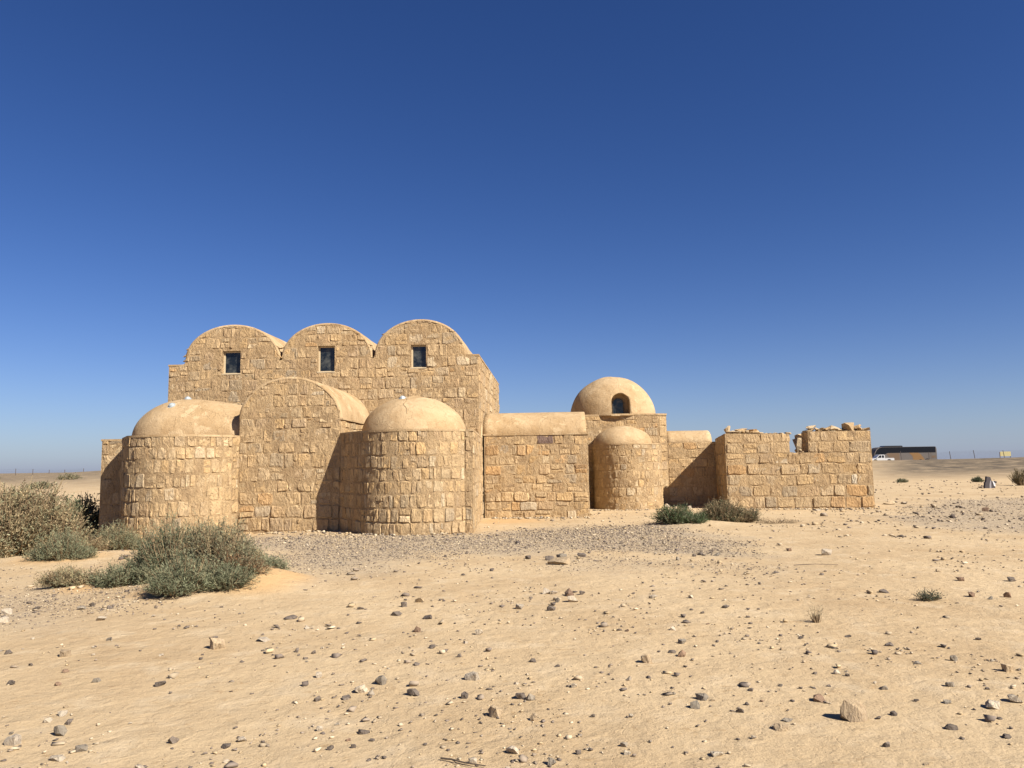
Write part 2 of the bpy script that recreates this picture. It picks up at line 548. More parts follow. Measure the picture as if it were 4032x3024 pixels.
def wall(parent, name, pts, zb, ztop, pal, course=(.27, .38), width=(.22, .5), proud=.022, holes=(), seed=1, over=(), label=None,
         low=None, stones=True, split=.20, miss=.0, zs=None, sub_part=True):
    """mortar face with every stone set in it as an object of its own"""
    global rnd
    rnd = random.Random(seed)
    P = Path(pts)
    zt = ztop if callable(ztop) else (lambda s: ztop)
    z0f = zb if callable(zb) else (lambda s: zb)
    # ---- mortar sheet
    cuts = {0.0, P.L}
    n = max(2, int(P.L / 0.07))
    cuts |= {P.L * i / n for i in range(n + 1)}
    for h in holes: cuts |= {h[0], h[1]}
    cuts = sorted(cuts)
    cuts = [c for i, c in enumerate(cuts) if i == 0 or c - cuts[i - 1] > 1e-4]
    V, F, idx = [], [], {}

    def vid(s, z):
        k = (round(s, 4), round(z, 4))
        if k not in idx:
            p0 = P.at(s, z)
            e = min(1, (min(s, P.L - s)) / 0.1)
            d = (noise.noise((p0.x * 2.6, p0.y * 2.6, z * 2.9 + seed)) * 0.018 + noise.noise((p0.x * 8, p0.y * 8, z * 8 + seed)) * 0.012 + .006) * e
            idx[k] = len(V); V.append(P.at(s, z, d))
        return idx[k]
    for a, b in zip(cuts, cuts[1:]):
        m = (a + b) / 2
        spans = [(z0f, zt)]
        for h in holes:
            if h[0] < m < h[1]:
                spans = [(z0f, lambda s, h=h: h[2]), (lambda s, h=h: h[3], zt)]
        for lo, hi in spans:
            k = max(1, int((max(hi(a), hi(b)) - lo(a)) / 0.07))
            for j in range(k):
                q = [vid(a, lo(a) + (hi(a) - lo(a)) * j / k), vid(b, lo(b) + (hi(b) - lo(b)) * j / k),
                     vid(b, lo(b) + (hi(b) - lo(b)) * (j + 1) / k), vid(a, lo(a) + (hi(a) - lo(a)) * (j + 1) / k)]
                if len(set(q)) == 4: F.append(q)
    core = obj(name, mesh(name, V, F), M["mortar"], parent, True)
    if label: core["label"] = label
    if not stones: return core
    # ---- courses
    zmax = max(zt(P.L * i / 200) for i in range(201)); zmin = min(z0f(P.L * i / 20) for i in range(21))
    lev = [zmin]
    while lev[-1] < zmax: lev.append(lev[-1] + rnd.uniform(*course))
    if zs: lev = list(zs)

    def line(k, s):
        return lev[k] + 0.045 * noise.noise((s * 0.7, k * 7.7, seed * 1.3)) + 0.022 * noise.noise((s * 3.5, k * 3.7, seed))
    holder = core if sub_part else parent
    for k in range(len(lev) - 1):
        mid = (lev[k] + lev[k + 1]) / 2
        runs = [(0.012, P.L - 0.012)]
        for h in holes:
            if h[2] - 0.02 < mid < h[3] + 0.02:
                nr_ = []
                for a, b in runs:
                    if h[0] > a and h[1] < b: nr_ += [(a, h[0] - .015), (h[1] + .015, b)]
                    else: nr_.append((a, b))
                runs = nr_
        for ra, rb in runs:
            s = ra
            while s < rb - 0.03:
                w = rnd.uniform(*width)
                if rnd.random() < 0.12: w *= 0.55
                if rb - (s + w) < width[0] * 0.55: w = rb - s
                e = min(s + w, rb)
                pieces = [(0.0, 1.0)]
                if rnd.random() < split:
                    f = rnd.uniform(0.35, 0.65); pieces = [(0, f), (f, 1)]
                for fa, fb in pieces:
                    if rnd.random() < miss: continue
                    stone(holder, P, k, line, s, e, fa, fb, zt, z0f, holes, pal, proud * (1.7 if low and mid < low else 1), over, rnd)
                s = e
    return core


def stone(holder, P, k, line, s0, s1, fa, fb, zt, z0f, holes, pal, proud, over, R):
    g = R.uniform(.004, .011)
    a, b = s0 + g, s1 - g
    if b - a < .04: return

    def lo(s): return max(line(k, s) + (line(k + 1, s) - line(k, s)) * fa + g, z0f(s))
    def hi(s):
        v = min(line(k, s) + (line(k + 1, s) - line(k, s)) * fb - g, zt(s) - .012)
        return v
    sm = (a + b) / 2
    clip_lo, clip_hi = -9e9, 9e9
    for h in holes:
        if a < h[1] + .01 and b > h[0] - .01:
            m_ = (lo(sm) + hi(sm)) / 2
            if m_ > h[3]: clip_lo = max(clip_lo, h[3] + .012)
            elif m_ < h[2]: clip_hi = min(clip_hi, h[2] - .012)
            else: return
    L = lambda s: max(lo(s), clip_lo)
    H = lambda s: min(hi(s), clip_hi)
    if H(sm) - L(sm) < .05 and max(H(a) - L(a), H(b) - L(b)) < .08: return
    US = (-1, -.86, -.32, .32, .86, 1) if b - a > .3 else (-1, -.82, 0, .82, 1)
    WS_ = (-1, -.84, -.1, .84, 1) if H(sm) - L(sm) > .2 else (-1, -.7, .7, 1)
    nx, nz = len(US), len(WS_)
    V, F = [], []
    cut = [R.uniform(.0, .34) for _ in range(4)]            # how far each corner is broken off
    hgt = proud * R.uniform(.2, 1.0); edge = R.uniform(-.012, .002)
    tx, tz = R.uniform(-.010, .010), R.uniform(-.010, .010)
    for j in range(nz):
        for i in range(nx):
            u, v = US[i], WS_[j]
            if 0 < i < nx - 1: u += R.uniform(-.09, .09)
            if 0 < j < nz - 1: v += R.uniform(-.09, .09)
            c = cut[(1 if u > 0 else 0) + (2 if v > 0 else 0)]
            m_ = max(0, abs(u) + abs(v) - 1.5)
            if m_ > 0:
                u *= 1 - c * m_; v *= 1 - c * m_
            border = i in (0, nx - 1) or j in (0, nz - 1)
            s = sm + u * (b - a) / 2 + (R.uniform(-.020, .016) if border else 0)
            it = 0
            while zt(s) - .012 < L(s) + .02 and it < 10: s += (sm - s) * .25; it += 1
            za, zb_ = L(s), H(s)
            if zb_ < za + .012: zb_ = za + .012
            z = (za + zb_) / 2 + v * (zb_ - za) / 2 + (R.uniform(-.018, .018) if border else 0)
            z = min(z, max(zt(s) - .008, za + .006))
            d = edge + R.uniform(-.014, .008) if border else hgt + tx * u + tz * v + R.uniform(-.012, .012)
            V.append(P.at(s, z, d))
    for j in range(nz - 1):
        for i in range(nx - 1):
            q = (j * nx + i, j * nx + i + 1, (j + 1) * nx + i + 1, (j + 1) * nx + i)
            F.append(q)
    rim = [i for i in range(nx)] + [j * nx + nx - 1 for j in range(1, nz)] + [(nz - 1) * nx + i for i in range(nx - 2, -1, -1)] + [j * nx for j in range(nz - 2, 0, -1)]
    nrm = (P.at(sm, 0, 0) - P.at(sm, 0, .07))
    b0 = len(V)
    for r in rim: V.append(V[r] + nrm)
    m = len(rim)
    for i in range(m):
        F.append((rim[(i + 1) % m], rim[i], b0 + i, b0 + (i + 1) % m))
    o = obj("stone", mesh("stone", V, F), M["stone"], holder)
    c = pick(pal)
    for (os_, oz, col) in over:
        if s0 <= os_ <= s1 and L(sm) - .02 <= oz <= H(sm) + .02: c = (*col, 1)
    o.color = c


def rock_mesh(seed, npts=14, flat=1.0):
    """angular stone: hull of random points, resting on z = 0, unit width"""
    R = random.Random(seed)
    bm = bmesh.new()
    for _ in range(npts):
        d = Vector((R.gauss(0, 1), R.gauss(0, 1), R.gauss(0, 1))).normalized() * R.uniform(.82, 1.0)
        d = Vector((max(-.8, min(.8, d.x)), max(-.75, min(.75, d.y)), max(-.7, min(.7, d.z))))
        bm.verts.new(d)
    r = bmesh.ops.convex_hull(bm, input=bm.verts)
    bmesh.ops.delete(bm, geom=[v for v in bm.verts if not v.link_faces], context='VERTS')
    me = bpy.data.meshes.new("stone"); bm.to_mesh(me); bm.free()
    co = np.array([v.co for v in me.vertices]); mn, mx = co.min(0), co.max(0)
    co = (co - (mn + mx) / 2) / (mx - mn)
    co[:, 2] += .5
    me.vertices.foreach_set("co", co.astype(np.float32).ravel()); me.update()
    me.materials.append(M["rock"])
    return me


# ------------------------------------------------------------------ the bath house
YAW = rad(-3.0)
ORG_W = Vector((-1.016, 23.3, 0))
castle = empty("bath_house", ORG_W, YAW)
tag(castle, "long sandstone bath house with three barrel vaults, plastered domes and round apses", "building")


def to_world(u, v, z=0):
    return ORG_W + Matrix.Rotation(YAW, 3, 'Z') @ Vector((u, v, z))


def ell(c, a, zs, b):
    return lambda u: zs + b * math.sqrt(max(0, 1 - ((u - c) / a) ** 2)) if abs(u - c) < a else -9


VA = [(-7.68, 1.475, 5.06, 1.04), (-4.70, 1.395, 5.05, 1.03), (-1.80, 1.385, 5.05, 1.08)]
arches = [ell(*v) for v in VA]


def hall_top(s):
    u = s - 9.70
    sh = 4.87 if u < -9.1 else (5.0 if u > -0.42 else 4.97)
    return max([sh] + [f(u) for f in arches])


WIN = [(-7.99, -7.42, 4.58, 5.29), (-4.985, -4.455, 4.58, 5.385), (-2.08, -1.61, 4.645, 5.355)]
hh = [(a + 9.70, b + 9.70, c, d) for a, b, c, d in WIN]
PA = PALETTE
wall(castle, "hall_front_wall", [(-9.70, 0), (0, 0)], 2.3, hall_top, PA["hall"], holes=hh, seed=11, width=(.24, .54), course=(.28, .39), proud=.020,
     over=((0.25, 4.75, ORG), (8.7, 5.45, GRY), (7.6, 5.55, PAL), (8.1, 5.6, GRY)))
wall(castle, "hall_side_wall", [(0, 0), (0, 8.7)], -.3, 5.0, PA["apse"], seed=12, width=(.5, .95), course=(.36,.46))
wall(castle, "hall_side_wall", [(-9.70, 8.7), (-9.70, 0)], -.3, 4.87, PA["hall"], seed=13, stones=False)
wall(castle, "hall_back_wall", [(0, 8.7), (-9.70, 8.7)], -.3, lambda s: hall_top(9.70 - s), PA["hall"], seed=14, stones=False)


def vault(name, c, a, zs, b, y0, y1, axis='y', t=.045, zlow=0.12, parent=castle, n=44, wob=.012, end0=True, end1=True):
    """barrel vault shell in smooth plaster; axis y runs away from the camera, axis x along the wall"""
    V, F = [], []
    m = max(3, int(abs(y1 - y0) / .18))
    prof = [(-a - t, -zlow)] + [(-(a + t) * math.cos(math.pi * i / n), (b + t) * math.sin(math.pi * i / n)) for i in range(n + 1)] + [(a + t, -zlow)]
    for j in range(m + 1):
        y = y0 + (y1 - y0) * j / m
        for (x, z) in prof:
            d = 1 + wob * noise.noise((x * .9 + c, y * .9, z + 4.4)) if 0 < j < m else 1
            p = (c + x * d, y, zs + z * d)
            V.append(p if axis == 'y' else (p[1], p[0], p[2]))
    k = len(prof)
    for j in range(m):
        for i in range(k - 1):
            q = (j * k + i, j * k + i + 1, (j + 1) * k + i + 1, (j + 1) * k + i)
            F.append(q)
    if end0: F.append(tuple(range(k)))
    else:                                    # show the thickness of the plaster over the gable
        b0 = len(V)
        for (x, z) in prof: V.append((c + x * (1 - .05 / a), y0, zs + (z - .055 if z > 0 else z)))
        F += [(i + 1, i, b0 + i, b0 + i + 1) for i in range(k - 1)]
    if end1: F.append(tuple(m * k + i for i in range(k - 1, -1, -1)))
    me = mesh(name, V, F)
    bm = bmesh.new(); bm.from_mesh(me); bmesh.ops.recalc_face_normals(bm, faces=bm.faces); bm.to_mesh(me); bm.free()
    o = obj(name, me, M["plaster"], parent)
    for p_ in me.polygons: p_.use_smooth = len(p_.vertices) == 4
    return o


def vent_cap(parent, p, nrm, r=.085):
    q = Vector(nrm).to_track_quat('Z', 'Y')
    b = MB()
    for (r0, z0, r1, z1) in ((r * 1.25, -.03, r * 1.25, .02), (r, .02, r * .75, .06), (r * .75, .06, .001, .085)):
        k = 16; V = []
        for rr_, zz in ((r0, z0), (r1, z1)):
            V += [tuple(Vector(p) + q @ Vector((rr_ * math.cos(2 * math.pi * i / k), rr_ * math.sin(2 * math.pi * i / k), zz))) for i in range(k)]
        b.add(V, [(i, (i + 1) % k, k + (i + 1) % k, k + i) for i in range(k)] + [tuple(range(k, 2 * k))])
    return b.build("vent_cap", M["vent"], parent, False)


for i, v in enumerate(VA):
    o = vault("vault", v[0], v[1], v[2], v[3], -.012, 8.66, zlow=.05, end0=False, t=.018)
    o["label"] = ("left", "middle", "right")[i] + " plastered barrel vault over the hall"
    if i < 2:
        th = rad(38)
        vent_cap(o, (v[0] + (v[1] + .04) * math.cos(th), 3.2, v[2] + (v[3] + .04) * math.sin(th)), (math.cos(th), 0, math.sin(th)))
MB().box(-9.68, -.02, .45, 8.66, 4.55, 4.80).build("roof_slab", M["plaster"], castle)
for (x0, x1, z) in ((-9.72, -9.10, 4.885), (-.44, .02, 5.015)):
    MB().box(x0, x1, -.015, 8.7, z - .04, z + .012).build("coping", M["plaster"], castle)

# windows: reveal, frame, pane
for i, (a, b, c, d) in enumerate(WIN):
    w = empty("window"); w.parent = castle
    w["label"] = ("window in the left gable, pale dusty glass", "window in the middle gable, nearly black glass", "window in the right gable, broken-looking glass")[i]
    r = MB()
    dp = .26
    r.add([(a, 0, c), (b, 0, c), (b, dp, c), (a, dp, c), (a, 0, d), (b, 0, d), (b, dp, d), (a, dp, d)], [(0, 3, 2, 1), (4, 5, 6, 7), (1, 2, 6, 5), (0, 4, 7, 3)])
    r.build("reveal", M["mortar"], w)
    f = .03
    fr = MB().box(a, a + f * 1.5, .09, .15, c, d).box(b - f * .7, b, .09, .15, c, d).box(a + f * 1.6, b - f * .7, .092, .148, c, c + f).box(a + f * 1.6, b - f * .7, .092, .148, d - f * 1.5, d)
    fr.build("frame", M["frame"], w)
    MB().box(a + f * 1.6, b - f * .7, .115, .122, c + f, d - f * 1.5).build("pane", M["glass"], w)
    MB().box(a - .02, b + .01, -.02, .10, c - .03, c + .004).build("sill", M["frame"], w)

# ---- throne alcove between the two apses
AL0, AL1 = -6.03, -3.32
alc = ell(-4.68, 1.36, 2.92, 1.10)
wall(castle, "alcove_front_wall", [(AL0, -3.3), (AL1, -3.3)], -.3, lambda s: max(2.90, alc(s + AL0)), PA["hall"], seed=21, width=(.2, .5), course=(.27,.38), proud=.020, low=.55,
     over=((.5, 2.05, GRY), (1.2, 2.35, GRY), (.9, 1.75, GRY)))
wall(castle, "alcove_side_wall", [(AL1, -3.3), (AL1, 0)], 2.3, 2.90, PA["hall"], seed=22, width=(.3, .6))
wall(castle, "alcove_side_wall", [(AL0, 0), (AL0, -3.3)], 2.3, 2.90, PA["hall"], seed=23, stones=False)
o = vault("vault", -4.68, 1.355, 2.92, 1.10, -3.315, -.01, zlow=.02, t=.016, end0=False, end1=False)
o["label"] = "plastered barrel vault over the throne alcove"
MB().box(AL1 - .05, AL1 + .05, -3.32, -.02, 2.88, 2.925).build("coping", M["plaster"], castle)

# ---- right apse chamber
RZ = 2.50
rc, rR = (-1.25, -3.05), 1.78
# a flat flank on the left, then the round of the apse
pa = arc(*rc, rR, 232, 270 + math.degrees(math.asin((.05 - rc[0]) / rR)), 40)
parc = [(AL1, -3.3)] + [(AL1 + (pa[0][0] - AL1) * f, -3.3 + (pa[0][1] + 3.3) * f) for f in (.25, .5, .75)] + pa
wall(castle, "apse_wall", parc, -.3, RZ, PA["apse"], seed=31, width=(.14, .30), course=(.30, .36), proud=.022, split=.08, low=.6,
     label="curved stone wall of the right apse")
pe = parc[-1]
wall(castle, "pier_wall", [(pe[0], pe[1] - .01), (.25, pe[1] - .01)], -.3, RZ, [(BRN, 3), (GRY, 1)], seed=32, width=(.3, .4), course=(.28, .4), split=0, proud=.012)
wall(castle, "chamber_side_wall", [(.25, pe[1] - .01), (.03, 0)], -.3, RZ, PA["apse"], seed=33, width=(.3, .55), course=(.33,.39), proud=.016)
lip = [(p[0] * 1.0 + (p[0] - rc[0]) / rR * .02, p[1] + (p[1] - rc[1]) / rR * .02) for p in parc] + [(.27, pe[1] - .03), (.05, -.005), (AL1 + .005, -.005)]
MB().prism_z(lip, RZ - .025, RZ + .03).build("roof_slab", M["plaster"], castle)


def dome(name, cx, cy, z0, ax, ay, h, label=None, ridge=None, seed=0, drop=.05):
    """plastered dome; ridge=(x_end, h_end) lets its right side run on as a short vault"""
    V, F = [], []
    if ridge is None:
        n, m = 64, 22
        for j in range(m + 1):
            t = (math.pi / 2) * j / m
            for i in range(n):
                p = 2 * math.pi * i / n
                k = 1 + .016 * noise.noise((math.cos(p) * 1.7 + seed, math.sin(p) * 1.7, t * 2))
                V.append((cx + ax * k * math.cos(t) * math.cos(p), cy + ay * k * math.cos(t) * math.sin(p), z0 + h * k * math.sin(t)))
        for j in range(m):
            for i in range(n):
                F.append((j * n + i, j * n + (i + 1) % n, (j + 1) * n + (i + 1) % n, (j + 1) * n + i))
        b = len(V)
        V += [(v[0], v[1], z0 - drop) for v in V[:n]]
        F += [(b + i, b + (i + 1) % n, (i + 1) % n, i) for i in range(n)]
        F.append(tuple(b + i for i in range(n - 1, -1, -1)))
    else:
        m, n = 44, 40
        xe, he = ridge
        for j in range(m + 1):
            if j <= m // 2:
                t = math.pi / 2 * j / (m // 2); x = cx - ax * math.cos(t); k = max(.02, math.sin(t)); hb, ab = h * k, ay * k
            else:
                f = (j - m // 2) / (m - m // 2); x = cx + (xe - cx) * f; e = ss(f); hb = h + (he - h) * e; ab = ay * (1 - .12 * e)
            for i in range(n + 1):
                p = math.pi * i / n
                V.append((x, cy - ab * math.cos(p), z0 + hb * math.sin(p) * (1 + .012 * noise.noise((x, p * 2, 2.2)))))
        for j in range(m):
            for i in range(n):
                F.append((j * (n + 1) + i, (j + 1) * (n + 1) + i, (j + 1) * (n + 1) + i + 1, j * (n + 1) + i + 1))
    me = mesh(name, V, F)
    bm = bmesh.new(); bm.from_mesh(me)
    bmesh.ops.remove_doubles(bm, verts=bm.verts, dist=1e-4)
    bmesh.ops.recalc_face_normals(bm, faces=bm.faces); bm.to_mesh(me); bm.free()
    o = obj(name, me, M["plaster"], castle, True)
    if label: o["label"] = label
    return o


dR = dome("dome", -1.62, -2.0, RZ + .01, 1.45, 1.45, 1.06, "low plastered dome with a crack above the right apse", seed=3)
vent_cap(dR, (-1.84, -2.55, RZ + .01 + 1.06 * .905), (-.12, -.30, .92))
# raised mortar seam down the front of the dome
seam = MB()
pts = []
for i in range(14):
    f = i / 13; x = .10 - .18 * math.sin(f * 3.0) + .03 * math.sin(f * 17); t = rad(80 - 52 * f)
    y = -math.sqrt(max(0, 1 - (x / 1.45) ** 2)) * 1.45 * math.cos(t)
    zz = 1.06 * math.sqrt(max(0, 1 - (x / 1.45) ** 2 - (y / 1.45) ** 2))
    pts.append((-1.62 + x, -2.0 + y, RZ + .012 + zz))
seam.tube(pts, .016, .012, 5).build("repair_seam", M["mortar"], dR)

# ---- left apse chamber
LZ = 2.47
lc, lR = (-7.50, -2.95), 1.66
la = arc(*lc, lR, 232, 270 + math.degrees(math.asin((AL0 - lc[0]) / lR)), 40)
larc = [(-9.40, -2.44), (-9.40, -2.75), (-9.37, -3.0)] + [(-9.37 + (la[0][0] + 9.37) * f, -3.0 + (la[0][1] + 3.0) * f) for f in (.3, .6, .85)] + la
wall(castle, "apse_wall", larc, -.5, LZ, PA["apse"], seed=41, width=(.15, .32), course=(.31, .37), proud=.024, split=.08, low=.3, label="curved stone wall of the left apse",
     over=((4.1, 2.05, PAL), (4.4, 2.0, PAL), (2.6, 1.25, PAL), (3.4, .9, PAL)))
wall(castle, "pier_wall", [(-10.28, -2.44), (-9.40, -2.44)], -.5, LZ, PA["apse"], seed=42, width=(.3, .46), proud=.018)
wall(castle, "chamber_side_wall", [larc[-1], (AL0, -3.3)], -.5, LZ, PA["apse"], seed=44, width=(.2, .4))
wall(castle, "chamber_side_wall", [(-10.26, 0), (-10.28, -2.44)], -.5, LZ, PA["apse"], seed=43, stones=False)
lip = [(p[0] + (p[0] - lc[0]) / lR * .02, p[1] + (p[1] - lc[1]) / lR * .02) for p in larc[1:]] + [(AL0 - .005, -.005), (-10.28, -.005), (-10.30, -2.46), (-9.42, -2.46)]
MB().prism_z(lip, LZ - .025, LZ + .03).build("roof_slab", M["plaster"], castle)
dL = dome("dome", -8.05, -1.9, LZ + .01, 1.52, 1.38, 1.14, "patchy plastered dome running into the alcove vault above the left apse", ridge=(-5.3, .80))
vent_cap(dL, (-8.18, -2.74, LZ + .90), (-.1, -.65, .75))
vent_cap(dL, (-8.02, -2.15, LZ + 1.13), (0, -.12, 1))

# ---- low bath wing to the right of the hall
WV = 1.0
wall(castle, "wing_front_wall", [(.06, WV), (3.32, WV)], -.3, 2.585, PA["wing"], seed=51, width=(.24, .56), course=(.22, .34), proud=.022, low=.75, split=.14,
     over=((1.95, 2.45, (.22, .15, .12)), (2.6, 1.5, GRY), (2.7, 1.85, GRY)))
wall(castle, "wing_side_wall", [(3.32, WV), (3.32, 6.2)], -.3, 2.585, PA["wing"], seed=52, stones=False)
MB().box(.04, 3.33, WV - .03, WV + 4.9, 2.56, 2.62).build("coping", M["plaster"], castle)
o = vault("vault", 2.42, 1.34, 2.62, .72, .02, 3.27, axis='x', t=.02, zlow=.01)
o["label"] = "low plastered barrel roof of the bath wing"

# ---- domed hot room with its small apse
HV = 6.2
wall(castle, "hot_room_front_wall", [(3.34, HV), (6.22, HV)], -.3, 3.47, PA["wing"], seed=61, width=(.35, .75), course=(.28, .38), proud=.022, over=((2.45, 2.95, GRY),))
wall(castle, "hot_room_corner_wall", [(6.22, HV), (6.55, HV + .12)], -.3, 3.50, PA["ruin"], seed=62, width=(.3, .4), split=.05)
wall(castle, "hot_room_side_wall", [(6.55, HV + .12), (6.55, 9.5)], -.3, 3.5, PA["wing"], seed=63, stones=False)
MB().prism_z([(3.32, HV - .02), (6.22, HV - .02), (6.57, HV + .10), (6.57, 9.5), (3.32, 9.5)], 3.45, 3.515).build("roof_slab", M["plaster"], castle)
big = dome("dome", 4.62, 7.75, 3.49, 1.70, 1.70, 1.62, "large plastered dome with an arched window over the hot room", seed=8)
# arched opening cut into the dome
W0, W1, WB, WS = 4.47, 5.17, 3.52, 3.98


def arch_pts(x0, x1, zb, zs, n=14, k=1.0):
    cx, r = (x0 + x1) / 2, (x1 - x0) / 2
    return [(x0, zb), (x1, zb)] + [(cx + r * math.cos(math.pi * i / n), zs + r * k * math.sin(math.pi * i / n)) for i in range(n + 1)]


cutme = MB().prism_y(arch_pts(W0, W1, WB, WS), 5.6, 6.66)
cme = mesh("cutter", cutme.V, cutme.F)
bm = bmesh.new(); bm.from_mesh(cme); bmesh.ops.recalc_face_normals(bm, faces=bm.faces); bm.to_mesh(cme); bm.free()
cut = bpy.data.objects.new("cutter", cme); COL.objects.link(cut); cut.parent = castle
bo = big.modifiers.new("opening", 'BOOLEAN'); bo.operation = 'DIFFERENCE'; bo.object = cut; bo.solver = 'EXACT'
bpy.context.view_layer.update()
dg = bpy.context.evaluated_depsgraph_get()
nm = bpy.data.meshes.new_from_object(big.evaluated_get(dg))
big.modifiers.clear(); big.data = nm
if not nm.materials: nm.materials.append(M["plaster"])
nm.polygons.foreach_set("use_smooth", np.array([abs(p.normal.y) < .995 and p.area < .05 for p in nm.polygons]))
bpy.data.objects.remove(cut)
w = empty("window"); w.parent = castle; w["label"] = "small arched window sunk into the large dome"
G0, G1, GB, GS = W0 + .07, W1 - .19, WB + .02, WS - .04
outer, inner = arch_pts(G0, G1, GB, GS), arch_pts(G0 + .03, G1 - .03, GB + .03, GS)
n = len(outer); fr = MB()
V = [(x, 6.58, z) for x, z in outer] + [(x, 6.58, z) for x, z in inner] + [(x, 6.64, z) for x, z in outer] + [(x, 6.64, z) for x, z in inner]
F = []
for i in range(n):
    j = (i + 1) % n
    F += [(i, j, n + j, n + i), (n + i, n + j, 3 * n + j, 3 * n + i), (j, i, 2 * n + i, 2 * n + j)]
fr.add(V, F).build("frame", mat_simple("dark_frame", (.05, .045, .04), .6), w)
MB().prism_y(inner, 6.61, 6.62).build("pane", M["glass"], w)

sc_, sR, SZ = (4.98, 5.75), 1.25, 2.33
sarc = [(sc_[0] - sR, HV)] + arc(*sc_, sR, 180, 360, 44) + [(sc_[0] + sR, HV)]
wall(castle, "apse_wall", sarc, -.3, SZ, PA["apse"], seed=71, width=(.16, .34), course=(.24, .31), proud=.018, split=.08, label="curved stone wall of the small apse by the wing")
lip = [(p[0] + (p[0] - sc_[0]) / sR * .015, min(p[1] + (p[1] - sc_[1]) / sR * .015, HV)) for p in sarc]
MB().prism_z(lip, SZ - .02, SZ + .025).build("roof_slab", M["plaster"], castle)
dome("dome", 4.84, 5.9, SZ + .01, 1.10, 1.05, .70, "little plastered half dome on the small apse", seed=5)

# ---- far low wall between the hot room and the ruin
wall(castle, "rear_wall", [(6.55, HV + .12), (9.3, HV + .12)], -.3, 2.42, PA["wing"], seed=81, width=(.35, .65), course=(.30, .40), proud=.025)
o = vault("vault", 7.35, .92, 2.42, .46, 6.56, 8.25, axis='x', t=.01, zlow=.01)
o["label"] = "short plastered roof behind the ruined corner"

# ------------------------------------------------------------------ ruined room beside the bath house
ruin = empty("stone_ruin", to_world(8.28, 4.3), rad(-5))
tag(ruin, "roofless ruined stone room with a gap in its broken top, right of the bath house", "ruin")
ZL = [-.3, .02, .42, .80, 1.17, 1.55, 1.93]
kw = dict(pal=PA["ruin"], width=(.36, .74), proud=.026, split=.07)
wall(ruin, "front_wall", [(0, 0), (4.95, 0)], -.3, 1.93, seed=91, zs=ZL, low=.5, over=((4.3, 1.0, (.68, .58, .42)), (.25, 1.0, GRY), (1.0, 1.75, GRY), (3.0, 1.75, ORG), (4.7, .2, ORG), (4.2, .2, ORG)), **kw)
wall(ruin, "front_wall", [(0, 0), (2.2, 0)], 1.93, lambda s: 2.64 - .02 * s, seed=92, zs=[1.93, 2.29, 2.66], **kw)
wall(ruin, "front_wall", [(2.84, 0), (4.95, 0)], 1.93, 2.665, seed=93, zs=[1.93, 2.30, 2.68], **kw)
wall(ruin, "side_wall", [(0, 2.0), (0, 0)], -.3, lambda s: 2.52 + .06 * s, seed=94, zs=ZL + [2.29, 2.68], **{**kw, "width": (.26, .5)})
wall(ruin, "side_wall", [(4.95, 0), (4.95, 3.2)], -.3, lambda s: 2.66 - .1 * s, seed=95, zs=ZL + [2.30, 2.68], **kw)
wall(ruin, "gap_wall", [(2.84, .8), (2.84, 0)], 1.90, 2.66, seed=96, zs=[1.93, 2.30, 2.68], **kw)
wall(ruin, "gap_wall", [(2.2, 0), (2.2, .8)], 1.90, 2.60, seed=97, zs=[1.93, 2.30, 2.68], **kw)
cr = MB()
cr.box(.03, 2.17, .03, .78, -.3, 2.59).box(2.171, 2.869, .03, .78, -.3, 1.915).box(2.87, 4.92, .03, .78, -.3, 2.645)
cr.box(.03, .7, .781, 2.0, -.3, 2.5).box(4.25, 4.92, .781, 3.2, -.3, 2.33).box(2.2, 4.249, 2.6, 3.2, -.3, 1.9)
cr.build("rubble_core", M["mortar"], ruin)
rockm = [rock_mesh(100 + i, 11 + i % 7) for i in range(16)]
R3 = random.Random(5)


def top_stone(parent, x, y, z, w, d, h, rz=0, rx=0, ry=0, col=None, k=None):
    o = obj("stone", rockm[R3.randrange(16) if k is None else k], None, parent)
    o.location = (x, y, z); o.scale = (w * 1.08, d * 1.08, h); o.rotation_euler = (rx, ry, rz)
    rnd_c = col or (TAN, OCH, GRY, PAL, TAN)[R3.randrange(5)]
    f = R3.uniform(.9, 1.12); o.color = (rnd_c[0] * f, rnd_c[1] * f, rnd_c[2] * f, 1)
    return o


for a in ((.14, .4, 2.55, .22, .22, .40), (.30, .35, 2.60, .36, .32, .14), (.65, .3, 2.60, .52, .36, .15), (.62, .32, 2.73, .40, .3, .09), (.97, .3, 2.59, .40, .34, .22), (1.14, .36, 2.6, .24, .22, .17),
          (1.5, .4, 2.57, .3, .3, .07), (.32, 1.0, 2.47, .32, .4, .13), (.25, 1.5, 2.44, .3, .34, .12), (1.95, .4, 2.57, .3, .3, .06),
          (2.98, .35, 2.64, .42, .32, .09), (3.03, .35, 2.71, .36, .3, .08), (3.06, .35, 2.77, .32, .26, .11), (3.38, .35, 2.64, .36, .3, .10), (3.5, .36, 2.72, .3, .26, .06), (3.62, .35, 2.64, .3, .3, .14),
          (3.9, .35, 2.64, .52, .42, .24), (4.30, .28, 2.62, .38, .42, .34), (4.6, .3, 2.64, .28, .3, .22), (4.66, .34, 2.82, .22, .24, .06), (4.82, .3, 2.64, .24, .3, .08),
          (3.42, 2.85, 1.88, .55, .4, .36), (3.30, 2.85, 1.9, .42, .4, .62), (3.36, 2.85, 2.4, .34, .36, .28), (3.9, 2.85, 1.88, .45, .4, .2), (2.5, 2.9, 1.88, .4, .4, .1)):
    top_stone(ruin, *a, rz=R3.uniform(-.4, .4), rx=R3.uniform(-.08, .08), ry=R3.uniform(-.12, .12))


